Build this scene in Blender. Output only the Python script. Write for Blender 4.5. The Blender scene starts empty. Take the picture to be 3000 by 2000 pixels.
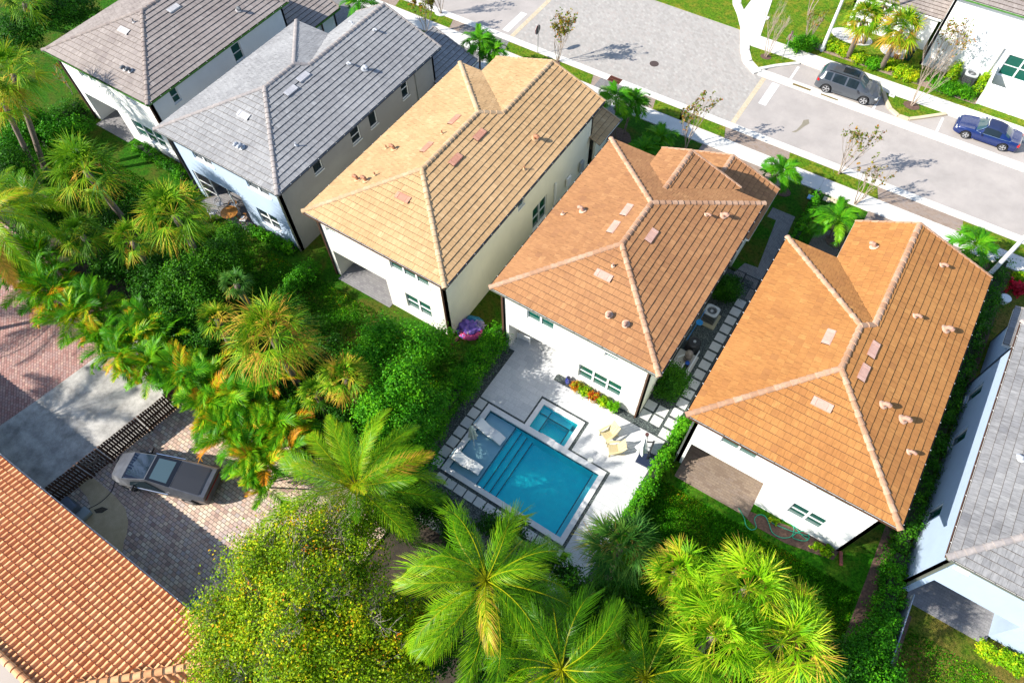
import bpy, math, random
import numpy as np
from mathutils import Vector, Matrix, noise as mnoise
R = math.radians
# ------------------------------------------------------------------ camera, world, sun, exposure
scene = bpy.context.scene
H = 37.0
F = 2022.0
def _rot():
    a, b, c = R(31.59), R(0.80), R(33.01)
    Rx = np.array([[1,0,0],[0,math.cos(a),-math.sin(a)],[0,math.sin(a),math.cos(a)]])
    Ry = np.array([[math.cos(b),0,math.sin(b)],[0,1,0],[-math.sin(b),0,math.cos(b)]])
    Rz = np.array([[math.cos(c),-math.sin(c),0],[math.sin(c),math.cos(c),0],[0,0,1]])
    return Rz @ Ry @ Rx
RM = _rot()
cam = bpy.data.cameras.new('camera')
cam.sensor_width = 36; cam.lens = 36*F/3000; cam.clip_end = 2000; cam.clip_start = 0.5
co = bpy.data.objects.new('camera', cam); scene.collection.objects.link(co)
m4 = Matrix([list(RM[i])+[0] for i in range(3)]+[[0,0,0,1]]); m4.translation = Vector((0,0,H))
co.matrix_world = m4
scene.camera = co
SUN_EL, SUN_AZ = 35.0, 48.0           # shadows run towards +x+y at 48 degrees
w = bpy.data.worlds.new('World'); scene.world = w; w.use_nodes = True
wn = w.node_tree; bg = wn.nodes['Background']
sky = wn.nodes.new('ShaderNodeTexSky'); sky.sky_type = 'NISHITA'; sky.sun_disc = False
sky.sun_elevation = R(SUN_EL); sky.sun_rotation = R(SUN_AZ+180-0) * -1 + R(90)
sky.air_density = 1.0; sky.dust_density = 0.6; sky.ozone_density = 1.5
wn.links.new(sky.outputs[0], bg.inputs[0]); bg.inputs[1].default_value = 0.125
sl = bpy.data.lights.new('sun', 'SUN'); sl.energy = 4.7; sl.angle = R(0.5); sl.color = (1.0, 0.95, 0.86)
so = bpy.data.objects.new('sun', sl); scene.collection.objects.link(so)
sd = Vector((math.cos(R(SUN_AZ))*math.cos(R(SUN_EL)), math.sin(R(SUN_AZ))*math.cos(R(SUN_EL)), -math.sin(R(SUN_EL))))
so.rotation_euler = sd.to_track_quat('-Z', 'Y').to_euler()
scene.view_settings.view_transform = 'Standard'; scene.view_settings.look = 'None'
scene.view_settings.exposure = 0.95; scene.view_settings.gamma = 1.0
scene.cycles.max_bounces = 6; scene.cycles.transparent_max_bounces = 16

# ------------------------------------------------------------------ helpers
COL = scene.collection
rng = random.Random(7)
def at(px, py, z=0.0):
    """world point at height z seen at photograph pixel (3000x2000)"""
    d = RM @ np.array([(px-1500)/F, -(py-1000)/F, -1.0]); t = (z-H)/d[2]
    return (float(d[0]*t), float(d[1]*t), z)
def at2(px, py, z=0.0):
    p = at(px, py, z); return (p[0], p[1])

class MB:
    """collects geometry for one mesh object"""
    def __init__(s): s.v=[]; s.f=[]; s.m=[]; s.a=[]; s.uv={}
    def add(s, vs, fs, m=0, a=0.5):
        o=len(s.v); s.v.extend([tuple(v) for v in vs])
        for f in fs: s.f.append(tuple(i+o for i in f)); s.m.append(m); s.a.append(a)
        return s
    def box(s, c, size, rz=0, m=0, a=0.5, rx=0, ry=0):
        hx,hy,hz=size[0]/2,size[1]/2,size[2]/2
        M=Matrix.Translation(c)@Matrix.Rotation(rz,4,'Z')@Matrix.Rotation(ry,4,'Y')@Matrix.Rotation(rx,4,'X')
        vs=[M@Vector((x,y,z)) for z in (-hz,hz) for y in (-hy,hy) for x in (-hx,hx)]
        return s.add(vs,[(0,2,3,1),(4,5,7,6),(0,1,5,4),(2,6,7,3),(0,4,6,2),(1,3,7,5)],m,a)
    def b2(s, x0,x1,y0,y1,z0,z1,m=0,a=0.5):
        return s.box(((x0+x1)/2,(y0+y1)/2,(z0+z1)/2),(abs(x1-x0),abs(y1-y0),abs(z1-z0)),0,m,a)
    def bar(s, p, q, w, h=None, m=0, a=0.5):
        """square bar from p to q"""
        p=Vector(p);q=Vector(q);h=h or w;d=(q-p);L=d.length
        if L<1e-6: return s
        d.normalize();up=Vector((0,0,1)) if abs(d.z)<.95 else Vector((0,1,0))
        r=d.cross(up).normalized();u=r.cross(d)
        vs=[pp+r*(sx*w/2)+u*(sy*h/2) for pp in (p,q) for sy in (-1,1) for sx in (-1,1)]
        return s.add(vs,[(0,2,3,1),(4,5,7,6),(0,1,5,4),(2,6,7,3),(0,4,6,2),(1,3,7,5)],m,a)
    def prism(s, poly, z0, z1, m=0, a=0.5):
        n=len(poly)
        ar=sum(poly[i][0]*poly[(i+1)%n][1]-poly[(i+1)%n][0]*poly[i][1] for i in range(n))
        if ar<0: poly=poly[::-1]
        vs=[(p[0],p[1],z0) for p in poly]+[(p[0],p[1],z1) for p in poly]
        fs=[tuple(range(n,2*n)),tuple(range(n-1,-1,-1))]+[(i,(i+1)%n,(i+1)%n+n,i+n) for i in range(n)]
        return s.add(vs,fs,m,a)
    def tube(s, pts, rad, n=8, m=0, a=0.5, cap=True):
        pts=[Vector(p) for p in pts]; k=len(pts)
        if not hasattr(rad,'__len__'): rad=[rad]*k
        vs=[];fs=[];prev=None
        for i,p in enumerate(pts):
            d=(pts[min(i+1,k-1)]-pts[max(i-1,0)])
            if d.length<1e-9: d=Vector((0,0,1))
            d.normalize()
            if prev is None:
                r=d.cross(Vector((0,0,1)) if abs(d.z)<.9 else Vector((1,0,0))).normalized()
            else:
                r=(prev-d*prev.dot(d)); r=r.normalized() if r.length>1e-6 else prev
            prev=r; u=d.cross(r)
            for j in range(n):
                t=2*math.pi*j/n; vs.append(p+(r*math.cos(t)+u*math.sin(t))*rad[i])
        for i in range(k-1):
            for j in range(n):
                a0=i*n+j;b0=i*n+(j+1)%n; fs.append((a0,b0,b0+n,a0+n))
        if cap: fs.append(tuple(range(n-1,-1,-1))); fs.append(tuple((k-1)*n+j for j in range(n)))
        return s.add(vs,fs,m,a)
    def cyl(s, c, r, h, n=20, m=0, r2=None, a=0.5):
        return s.tube([c,(c[0],c[1],c[2]+h)],[r,r if r2 is None else r2],n,m,a)
    def build(s, name, mats, parent=None, smooth=False, bevel=0, kind=None, label=None, cat=None, group=None):
        me=bpy.data.meshes.new(name); me.from_pydata(s.v,[],s.f); 
        if not isinstance(mats,(list,tuple)): mats=[mats]
        for x in mats: me.materials.append(x)
        if len(mats)>1: me.polygons.foreach_set('material_index',s.m)
        at_=me.attributes.new('tint','FLOAT','FACE'); at_.data.foreach_set('value',s.a)
        if smooth: me.polygons.foreach_set('use_smooth',[True]*len(s.f))
        me.update(); ob=bpy.data.objects.new(name,me); COL.objects.link(ob)
        if parent is not None: ob.parent=parent
        if bevel:
            b=ob.modifiers.new('bevel','BEVEL'); b.width=bevel; b.segments=2; b.limit_method='ANGLE'
        tag(ob,label,cat,group,kind)
        return ob
def tag(o,label=None,cat=None,group=None,kind=None):
    if label: o['label']=label
    if cat: o['category']=cat
    if group: o['group']=group
    if kind: o['kind']=kind
    return o
def thing(name,label,cat,loc=(0,0,0),rz=0,group=None):
    o=bpy.data.objects.new(name,None); COL.objects.link(o); o.location=loc; o.rotation_euler=(0,0,rz)
    o.empty_display_size=.2
    return tag(o,label,cat,group)
def copy_tree(o,loc=None,rz=None,label=None,parent=None,scale=None):
    c=o.copy(); COL.objects.link(c)
    if parent is not None: c.parent=parent
    if loc is not None: c.location=loc
    if rz is not None: c.rotation_euler=(0,0,rz)
    if scale is not None: c.scale=(scale,scale,scale)
    if label: c['label']=label
    for ch in list(o.children): copy_tree(ch,parent=c)
    return c
def npmesh(name, V, Fq, tint, mats, parent=None, midx=None, smooth=False, **kw):
    """V (n,3), Fq (m,4) quads (numpy) -> object"""
    me=bpy.data.meshes.new(name); n=len(V); m=len(Fq)
    me.vertices.add(n); me.vertices.foreach_set('co',np.asarray(V,dtype=np.float32).ravel())
    me.loops.add(4*m); me.polygons.add(m)
    me.loops.foreach_set('vertex_index',np.asarray(Fq,dtype=np.int32).ravel())
    me.polygons.foreach_set('loop_start',np.arange(0,4*m,4,dtype=np.int32))
    try: me.polygons.foreach_set('loop_total',np.full(m,4,dtype=np.int32))
    except Exception: pass
    if not isinstance(mats,(list,tuple)): mats=[mats]
    for x in mats: me.materials.append(x)
    if midx is not None: me.polygons.foreach_set('material_index',np.asarray(midx,dtype=np.int32))
    a=me.attributes.new('tint','FLOAT','FACE'); a.data.foreach_set('value',np.asarray(tint,dtype=np.float32))
    if smooth: me.polygons.foreach_set('use_smooth',np.ones(m,dtype=bool))
    me.update(calc_edges=True); me.validate()
    ob=bpy.data.objects.new(name,me); COL.objects.link(ob)
    if parent is not None: ob.parent=parent
    tag(ob,kw.get('label'),kw.get('cat'),kw.get('group'),kw.get('kind'))
    return ob

# ------------------------------------------------------------------ materials
def nodes(name):
    m=bpy.data.materials.new(name); m.use_nodes=True; nt=m.node_tree; b=nt.nodes['Principled BSDF']; return m,nt,b
def N(nt,t,**k):
    n=nt.nodes.new('ShaderNode'+t)
    for a,v in k.items():
        if a.startswith('i_'): n.inputs[a[2:].replace('_',' ')].default_value=v
        else: setattr(n,a,v)
    return n
def rgba(c): return (c[0],c[1],c[2],1)
def coords(nt,scale=(1,1,1),rz=0,kind='Object',loc=(0,0,0)):
    tc=N(nt,'TexCoord'); mp=N(nt,'Mapping'); nt.links.new(tc.outputs[kind],mp.inputs[0])
    mp.inputs['Scale'].default_value=scale; mp.inputs['Rotation'].default_value=(0,0,rz); mp.inputs['Location'].default_value=loc
    return mp.outputs[0]
def ramp(nt,fac,stops,interp='LINEAR'):
    r=N(nt,'ValToRGB'); r.color_ramp.interpolation=interp; e=r.color_ramp.elements
    while len(e)<len(stops): e.new(0.5)
    for i,(p,c) in enumerate(stops): e[i].position=p; e[i].color=rgba(c)
    nt.links.new(fac,r.inputs[0]); return r.outputs[0]
def mixc(nt,fac,a,b,mode='MIX'):
    n=N(nt,'Mix',data_type='RGBA',blend_type=mode)
    for s,v in ((0,fac),(6,a),(7,b)):
        if hasattr(v,'links') or hasattr(v,'is_linked'): nt.links.new(v,n.inputs[s])
        elif s==0: n.inputs[0].default_value=v
        else: n.inputs[s].default_value=rgba(v)
    return n.outputs[2]
def tnoise(nt,vec,scale,detail=4,rough=.55,dist=0):
    n=N(nt,'TexNoise'); nt.links.new(vec,n.inputs['Vector']); n.inputs['Scale'].default_value=scale
    n.inputs['Detail'].default_value=detail; n.inputs['Roughness'].default_value=rough; n.inputs['Distortion'].default_value=dist
    return n.outputs[0]
def bump(nt,b,h,strength=.3,dist=.02):
    n=N(nt,'Bump'); n.inputs['Strength'].default_value=strength; n.inputs['Distance'].default_value=dist
    nt.links.new(h,n.inputs['Height']); nt.links.new(n.outputs[0],b.inputs['Normal'])
def plain(name,c,rough=.6,metal=0,var=.0,scale=3,bumps=0,bscale=40,c2=None,spec=.5,coat=0):
    m,nt,b=nodes(name); b.inputs['Base Color'].default_value=rgba(c); b.inputs['Roughness'].default_value=rough
    b.inputs['Metallic'].default_value=metal; b.inputs['Specular IOR Level'].default_value=spec
    if coat: b.inputs['Coat Weight'].default_value=coat; b.inputs['Coat Roughness'].default_value=.05
    v=coords(nt)
    if var or c2:
        c2=c2 or tuple(x*(1-var) for x in c)
        f=tnoise(nt,v,scale,5,.6)
        col=ramp(nt,f,[(.3,c2),(.7,c)]); nt.links.new(col,b.inputs['Base Color'])
    if bumps: bump(nt,b,tnoise(nt,v,bscale,3),bumps,.01)
    return m
def stucco(name,c,stain=.85):
    m,nt,b=nodes(name); v=coords(nt); b.inputs['Roughness'].default_value=.9; b.inputs['Specular IOR Level'].default_value=.2
    f=tnoise(nt,v,.9,6,.6); v2=coords(nt,(6,6,.7)); g=tnoise(nt,v2,1,4,.6)
    col=ramp(nt,f,[(.3,tuple(x*.93 for x in c)),(.65,c)])
    col=mixc(nt,ramp(nt,g,[(.6,(0,0,0)),(.85,(.35,.35,.35))]),col,tuple(x*stain*.8 for x in c))
    nt.links.new(col,b.inputs['Base Color']); bump(nt,b,tnoise(nt,v,55,4),.35,.012); return m
def tilemat(name,ca,cb,cc,grain=.35):
    """flat concrete roof tile: random colour per tile from the face attribute, streaks along the fall"""
    m,nt,b=nodes(name); b.inputs['Roughness'].default_value=.85; b.inputs['Specular IOR Level'].default_value=.25
    at_=N(nt,'Attribute',attribute_name='tint'); col=ramp(nt,at_.outputs['Fac'],[(0,ca),(.45,cb),(1,cc)])
    uv=N(nt,'UVMap'); mp=N(nt,'Mapping'); nt.links.new(uv.outputs[0],mp.inputs[0]); mp.inputs['Scale'].default_value=(9,2.2,1)
    g=tnoise(nt,mp.outputs[0],1,5,.65)
    dark=tuple(x*(1-grain) for x in cb)
    col=mixc(nt,ramp(nt,g,[(.35,(.8,.8,.8)),(.62,(0,0,0))]),col,dark)
    v=coords(nt); big=tnoise(nt,v,.35,4,.6)
    col=mixc(nt,ramp(nt,big,[(.45,(0,0,0)),(.8,(.45,.45,.45))]),col,tuple(min(1,x*1.12) for x in ca))
    nt.links.new(col,b.inputs['Base Color']); bump(nt,b,g,.35,.01); return m
def pavers(name,stops,mortar,bw,bh,rz=0,msize=.012,kind='Object',noise=.25,rough=.85,off=.5,smooth=.1):
    m,nt,b=nodes(name); b.inputs['Roughness'].default_value=rough; b.inputs['Specular IOR Level'].default_value=.25
    v=coords(nt,(1,1,1),rz); br=N(nt,'TexBrick'); nt.links.new(v,br.inputs['Vector'])
    br.offset=off; br.inputs['Scale'].default_value=1; br.inputs['Brick Width'].default_value=bw; br.inputs['Row Height'].default_value=bh
    br.inputs['Mortar Size'].default_value=msize; br.inputs['Mortar Smooth'].default_value=smooth
    br.inputs['Color1'].default_value=(0,0,0,1); br.inputs['Color2'].default_value=(1,1,1,1); br.inputs['Mortar'].default_value=(.5,.5,.5,1)
    col=ramp(nt,br.outputs[0],stops)
    big=tnoise(nt,v,.5,5,.6); col=mixc(nt,ramp(nt,big,[(.35,(noise,)*3),(.65,(0,0,0))]),col,tuple(x*.55 for x in stops[len(stops)//2][1]))
    fine=tnoise(nt,v,14,4,.7); col=mixc(nt,ramp(nt,fine,[(.4,(.3,.3,.3)),(.6,(0,0,0))]),col,tuple(x*.6 for x in stops[0][1]))
    col=mixc(nt,br.outputs['Fac'],col,mortar)
    nt.links.new(col,b.inputs['Base Color'])
    inv=N(nt,'Math',operation='SUBTRACT'); inv.inputs[0].default_value=1; nt.links.new(br.outputs['Fac'],inv.inputs[1])
    bump(nt,b,inv.outputs[0],.5,.01); return m
def leafmat(name,stops,trans=.3,rough=.5):
    stops=[(p,(min(1,c[0]*1.75),min(1,c[1]*1.5),c[2]*.6)) for p,c in stops]
    m,nt,b=nodes(name); a=N(nt,'Attribute',attribute_name='tint'); col=ramp(nt,a.outputs['Fac'],stops)
    v=coords(nt); f=tnoise(nt,v,6,2); col=mixc(nt,ramp(nt,f,[(.35,(.35,.35,.35)),(.65,(0,0,0))]),col,tuple(x*.6 for x in stops[0][1]))
    nt.links.new(col,b.inputs['Base Color']); b.inputs['Roughness'].default_value=rough; b.inputs['Specular IOR Level'].default_value=.12
    t=N(nt,'BsdfTranslucent'); nt.links.new(col,t.inputs[0]); mx=N(nt,'MixShader'); mx.inputs[0].default_value=trans
    out=nt.nodes['Material Output']; nt.links.new(b.outputs[0],mx.inputs[1]); nt.links.new(t.outputs[0],mx.inputs[2]); nt.links.new(mx.outputs[0],out.inputs[0])
    return m
def lawnmat(name,g1,g2,br_,amount=.5,scale=.55):
    m,nt,b=nodes(name); v=coords(nt); b.inputs['Roughness'].default_value=.95; b.inputs['Specular IOR Level'].default_value=.1
    f=tnoise(nt,v,scale,6,.68,.4); g=tnoise(nt,v,9,5,.75); h=tnoise(nt,v,2.3,5,.7); k=tnoise(nt,v,22,3,.8)
    col=mixc(nt,ramp(nt,g,[(.38,(0,0,0)),(.62,(1,1,1))]),g1,g2)
    a=amount
    col=mixc(nt,ramp(nt,f,[(.62-.3*a,(0,0,0)),(.78-.2*a,(.8,.8,.8))]),col,br_)
    col=mixc(nt,ramp(nt,h,[(.56,(0,0,0)),(.70,(.7*a,.7*a,.7*a))]),col,tuple(x*1.2 for x in br_))
    q=tnoise(nt,v,5,4,.7); col=mixc(nt,ramp(nt,q,[(.34,(.85,.85,.85)),(.52,(0,0,0))]),col,tuple(x*.45 for x in g1))
    col=mixc(nt,ramp(nt,k,[(.35,(.7,.7,.7)),(.6,(0,0,0))]),col,tuple(x*.5 for x in g1))
    nt.links.new(col,b.inputs['Base Color']); bump(nt,b,k,1.0,.08); return m
def asphalt(name,c,c2,sc=1.2,b_=.4):
    m,nt,b=nodes(name); v=coords(nt); b.inputs['Roughness'].default_value=.9
    f=tnoise(nt,v,sc,6,.65); g=tnoise(nt,v,60,3,.8)
    col=ramp(nt,f,[(.3,c2),(.68,c)]); col=mixc(nt,ramp(nt,g,[(.4,(.5,.5,.5)),(.55,(0,0,0))]),col,tuple(x*.6 for x in c2))
    nt.links.new(col,b.inputs['Base Color']); bump(nt,b,g,b_,.01); return m

MT={}
MT['white']=plain('white paint',(.82,.82,.80),.5)
MT['frame']=plain('window frame',(.78,.79,.78),.4)
MT['glass_teal']=plain('dark teal glass',(.012,.075,.06),.06,spec=.9)
MT['glass_green']=plain('green glass',(.008,.085,.062),.08,spec=.6)
MT['glass_dark']=plain('dark glass',(.01,.018,.024),.05,spec=.45)
MT['black']=plain('black metal',(.012,.013,.016),.45)
MT['brown']=plain('brown gutter metal',(.06,.025,.015),.5)
MT['bronze']=plain('bronze trim',(.10,.05,.03),.5)
MT['olive']=plain('olive grey gutter',(.14,.15,.12),.5)
MT['green_trim']=plain('green fascia paint',(.07,.22,.03),.5,var=.4,scale=4)
MT['steel']=plain('steel',(.45,.46,.47),.35,metal=.8)
MT['concrete']=asphalt('concrete',(.78,.75,.69),(.62,.60,.55),.8,.25)
MT['concrete_warm']=asphalt('warm concrete',(.70,.58,.40),(.55,.45,.30),.8,.25)
MT['asphalt']=asphalt('weathered asphalt',(.48,.43,.395),(.36,.325,.30),.45,.4)
MT['soil']=plain('soil and leaf litter',(.06,.042,.026),.95,c2=(.022,.018,.012),scale=2.5,bumps=.8,bscale=14)
MT['mulch']=plain('mulch',(.17,.10,.07),.95,c2=(.07,.04,.03),scale=9,bumps=.9,bscale=30)
MT['sand']=plain('sandy bed',(.36,.26,.20),.95,c2=(.20,.14,.11),scale=8,bumps=.8,bscale=30)
# ------------------------------------------------------------------ setting: ground, road, pavements
POOL=(-11.31,-3.94,9.86,14.10); SPA=(-8.82,-6.45,14.45,16.13)
def rect_sheet(x0,x1,y0,y1,z,holes,thick=0):
    xs=sorted(set([x0,x1]+[h[0] for h in holes]+[h[1] for h in holes])); xs=[x for x in xs if x0<=x<=x1]
    ys=sorted(set([y0,y1]+[h[2] for h in holes]+[h[3] for h in holes])); ys=[y for y in ys if y0<=y<=y1]
    mb=MB()
    for i in range(len(xs)-1):
        for j in range(len(ys)-1):
            cx=(xs[i]+xs[i+1])/2; cy=(ys[j]+ys[j+1])/2
            if any(h[0]<cx<h[1] and h[2]<cy<h[3] for h in holes): continue
            mb.add([(xs[i],ys[j],z),(xs[i+1],ys[j],z),(xs[i+1],ys[j+1],z),(xs[i],ys[j+1],z)],[(0,1,2,3)])
    return mb
def slab(name,poly,top,mat,bottom=-.16): return MB().prism(poly,bottom,top).build(name,mat,kind='structure')
def rectp(x0,x1,y0,y1): return [(x0,y0),(x1,y0),(x1,y1),(x0,y1)]
rect_sheet(-600,600,-600,600,-.15,[POOL,SPA]).build('ground',MT['soil'],kind='structure')
L_back=lawnmat('back lawn',(.020,.105,.004),(.065,.25,.008),(.20,.12,.03),.55,.4)
L_h5=lawnmat('lush lawn',(.018,.13,.003),(.075,.34,.008),(.27,.24,.03),.45,.42)
L_dry=lawnmat('dry lawn',(.045,.13,.008),(.18,.27,.015),(.36,.21,.06),.8,.4)
L_front=lawnmat('street verge lawn',(.06,.18,.008),(.22,.38,.015),(.44,.34,.04),.55,1.1)
# back lawns and side lawns
slab('lawn',rectp(-95,-14.0,9.0,41.3),0,L_back)
slab('lawn',rectp(-1.35,10.9,6.3,18.0),0,L_h5)
slab('lawn',rectp(10.901,45,15.01,41.3),-.01,L_dry); slab('lawn',rectp(-1.35,10.90,18.01,41.3),-.01,L_back)
slab('lawn',rectp(-13.995,-1.36,31.5,41.3),0,L_back)
slab('lawn',rectp(-80,60,56.02,90),-.012,L_front)
slab('lawn',rectp(-1.3,10.85,0.0,6.29),-.02,L_back)
slab('lawn',rectp(10.901,45,-3.0,15.0),.004,L_dry)
# street
slab('road',rectp(-9.40,90,44.7,54.45),-.08,MT['asphalt'])
slab('road',rectp(-90,-29.9,44.7,52.0),-.08,MT['asphalt'])
PAV=pavers('grey street pavers',[(0,(.36,.335,.305)),(.3,(.40,.37,.34)),(.6,(.45,.42,.385)),(.85,(.42,.37,.335)),(1,(.50,.47,.43))],(.36,.335,.305),.30,.20,R(45),.01,noise=.15)
slab('paver_plaza',[(-29.899,44.7),(-9.401,44.7),(-9.401,51.1),(-10.9,51.7),(-12.0,53.2),(-12.9,55.6),(-14.4,57.6),(-15.9,59.4),(-16.3,61.5),(-16.3,95),(-29.899,95)],-.078,PAV)
TAN=pavers('tan paver band',[(0,(.55,.44,.30)),(1,(.68,.58,.42))],(.4,.33,.24),.2,.1,0,.006,noise=.1)
slab('paver_band',rectp(-9.42,-9.04,44.72,51.08),-.072,TAN)
slab('paver_band',rectp(-29.95,-29.55,44.72,51.08),-.071,TAN)
# kerbs
def joints(name,poly_fn): pass
K=MB()
def kerb_line(mb,pts,w,top,bot=-.15,gap=.012,seg=3.0):
    """kerb laid as stones with joints along a polyline"""
    for a,b in zip(pts[:-1],pts[1:]):
        a=Vector(a);b=Vector(b);L=(b-a).length;n=max(1,round(L/seg));d=(b-a)/L;nr=Vector((-d.y,d.x))*w/2
        for i in range(n):
            p=a+d*(L*i/n+(gap if i else 0)); q=a+d*(L*(i+1)/n)
            mb.prism([p-nr,q-nr,q+nr,p+nr],bot,top)
kerb_line(K,[(-90,44.35),(-19.95,44.35)],.66,.02); kerb_line(K,[(-18.85,44.35),(90,44.35)],.66,.02)
K.build('kerb',MT['concrete'],kind='structure')
K=MB(); kerb_line(K,[(-9.9,51.62),(90,51.62)],.92,-.055); K.build('kerb_ribbon',MT['concrete'],kind='structure')
K=MB(); kerb_line(K,[(-16.0,95),(-15.85,61.0),(-15.2,59.3),(-14.2,58.0),(-13.2,56.4),(-12.55,55.0),(-12.0,53.6),(-11.2,52.3),(-9.95,51.4)],.75,.03,seg=1.6)
K.build('kerb',MT['concrete'],kind='structure')
K=MB(); kerb_line(K,[(-30.5,52.6),(-29.0,52.25),(-27.6,52.9),(-26.2,54.4)],.5,.03,seg=1.5); K.build('kerb',MT['concrete'],kind='structure')
K=MB(); kerb_line(K,[(-10.0,51.9),(-9.0,53.0),(-7.5,54.35)],.28,.04,seg=5); K.build('kerb',MT['concrete'],kind='structure')
K=MB(); kerb_line(K,[(-.55,54.5),(-.05,53.55),(.55,52.75),(1.3,52.3),(2.1,52.35),(2.8,52.95),(4.35,54.45)],.28,.05,seg=5); K.build('kerb',MT['concrete_warm'],kind='structure')
slab('lawn_island',[(-11.8,54.3),(-11.2,52.9),(-10.1,51.95),(-9.1,53.05),(-7.75,54.4)],.02,L_front)
slab('lawn_island',[(-.4,54.42),(.05,53.6),(.65,52.9),(1.35,52.45),(2.0,52.5),(2.7,53.1),(4.1,54.42)],.02,L_front)
# sidewalks (flagged by joints)
def flags(mb,x0,x1,y0,y1,top,step=1.55,bot=-.15):
    n=max(1,round((x1-x0)/step))
    for i in range(n): mb.b2(x0+(x1-x0)*i/n+.006,x0+(x1-x0)*(i+1)/n-.006,y0,y1,bot,top)
S_=MB(); flags(S_,-90,30,41.38,42.78,.02); S_.build('sidewalk',MT['concrete'],kind='structure')
S_=MB(); flags(S_,-12.75,90,54.45,56.0,.02); S_.build('sidewalk',MT['concrete'],kind='structure')
slab('sidewalk',[(-14.25,57.6),(-12.7,56.01),(-11.6,56.01),(-12.7,61.4),(-12.7,95),(-14.3,95),(-14.3,60)],.018,MT['concrete'])
slab('lawn',[(-15.6,59.9),(-14.35,58.2),(-14.35,95),(-15.6,95)],.01,L_front)
# verge between near kerb and sidewalk: brown pavers with grass pockets
VP=pavers('brown verge pavers',[(0,(.30,.22,.17)),(.5,(.40,.31,.25)),(1,(.36,.30,.27))],(.22,.17,.13),.2,.1,R(0),.008)
slab('verge_paving',rectp(-90,90,42.79,44.01),0.0,VP)
for (x0,x1) in [(-41,-35.4),(-29.2,-21.2),(-12.9,-9.5),(-4.0,-.95),(-.6,2.3),(8.6,12.4),(-15.2,-13.1)]:
    slab('lawn_verge',[(x0,42.85),(x1+.4,42.85),(x1,43.96),(x0-.3,43.96)],.012,L_front)
# driveways
DR=pavers('brown driveway pavers',[(0,(.13,.10,.09)),(.5,(.20,.16,.14)),(1,(.16,.14,.13))],(.07,.06,.05),.22,.11,R(45),.008)
DG=pavers('grey driveway pavers',[(0,(.20,.19,.19)),(.5,(.29,.27,.26)),(1,(.25,.25,.25))],(.12,.11,.11),.22,.11,R(45),.008)
slab('driveway',[(-3.3,31.2),(-1.85,31.2),(-1.85,29.7),(-1.0,29.7),(-1.65,38.1),(-3.3,38.1),(-3.3,37.1),(-2.65,37.1),(-2.1,32.5),(-3.0,32.4)],.012,DG)
slab('driveway',rectp(.03,1.95,30.4,38.2),.012,DR)
slab('driveway',rectp(2.5,8.9,33.4,41.37),.013,VP)
slab('driveway',rectp(-10.2,-3.6,36.5,41.37),.012,VP)
slab('driveway',rectp(-20.5,-16.6,34.9,41.37),.012,DG)
slab('driveway',rectp(-34.0,-28.6,33.8,41.37),.012,DG)
slab('driveway',rectp(-46.5,-40.0,32.0,41.37),.012,DG)
for x0,x1 in ((-34,-28.6),(-20.5,-16.6)): slab('driveway',rectp(x0,x1,42.80,44.01),.006,DG)
# white road paint, manhole, drain grate, stain
PW=plain('road paint',(.80,.80,.78),.7,var=.1,scale=6)
P_=MB(); P_.b2(-8.45,-7.85,48.0,50.95,-.0745,-.0735); P_.build('stop_line',PW,kind='structure')
P_=MB(); P_.b2(-30.95,-30.35,45.15,48.2,-.0745,-.0735); P_.build('stop_line',PW,kind='structure')
for x in (-7.38,-.58,4.30,10.9):
    P_=MB(); P_.b2(x-.09,x+.09,52.1,53.95,-.0745,-.0735); P_.build('parking_line',PW,kind='structure')
st=MB(); pts=[at2(2320,385),at2(2335,378),at2(2350,362),at2(2355,350),at2(2370,348),at2(2372,360),at2(2358,368),at2(2342,380),at2(2332,386)]
st.prism(pts,-.0755,-.0745).build('oil_stain',plain('old oil stain',(.26,.23,.17),.9,var=.15),kind='structure')
for q in ((at(2344,262),1.5,.22),(at(2425,292),1.4,.16)):
    MB().box((q[0][0],51.62,-.0535),(q[1],q[2],.002)).build('tar_stain',plain('tar stain',(.22,.15,.03),.8,var=.5,scale=8),kind='structure')
x,y,_=at(1917,185); MB().cyl((x,y,-.08),.38,.012,28).build('manhole_cover',plain('rusty iron',(.09,.06,.05),.6,var=.4,scale=14,bumps=.6),label='round dark iron manhole cover in the grey paver plaza',cat='manhole cover')
g=thing('drain_grate','rusty rectangular drain grate set in the near kerb','drain grate',(-19.4,44.35,0))
mg=plain('rust',(.18,.06,.035),.8,var=.5,scale=12)
f=MB(); f.b2(-.54,.54,-.33,-.28,-.12,.03).b2(-.54,.54,.28,.33,-.12,.03).b2(-.54,-.49,-.28,.28,-.12,.03).b2(.49,.54,-.28,.28,-.12,.03).b2(-.49,.49,-.02,.02,-.12,.028); f.build('frame',mg,g)
b=MB(); [b.b2(-.45+i*.075,-.42+i*.075,s*.15-.12,s*.15+.12,-.1,.02) for i in range(13) for s in (-1,1)]; b.build('grate',mg,g)

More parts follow.
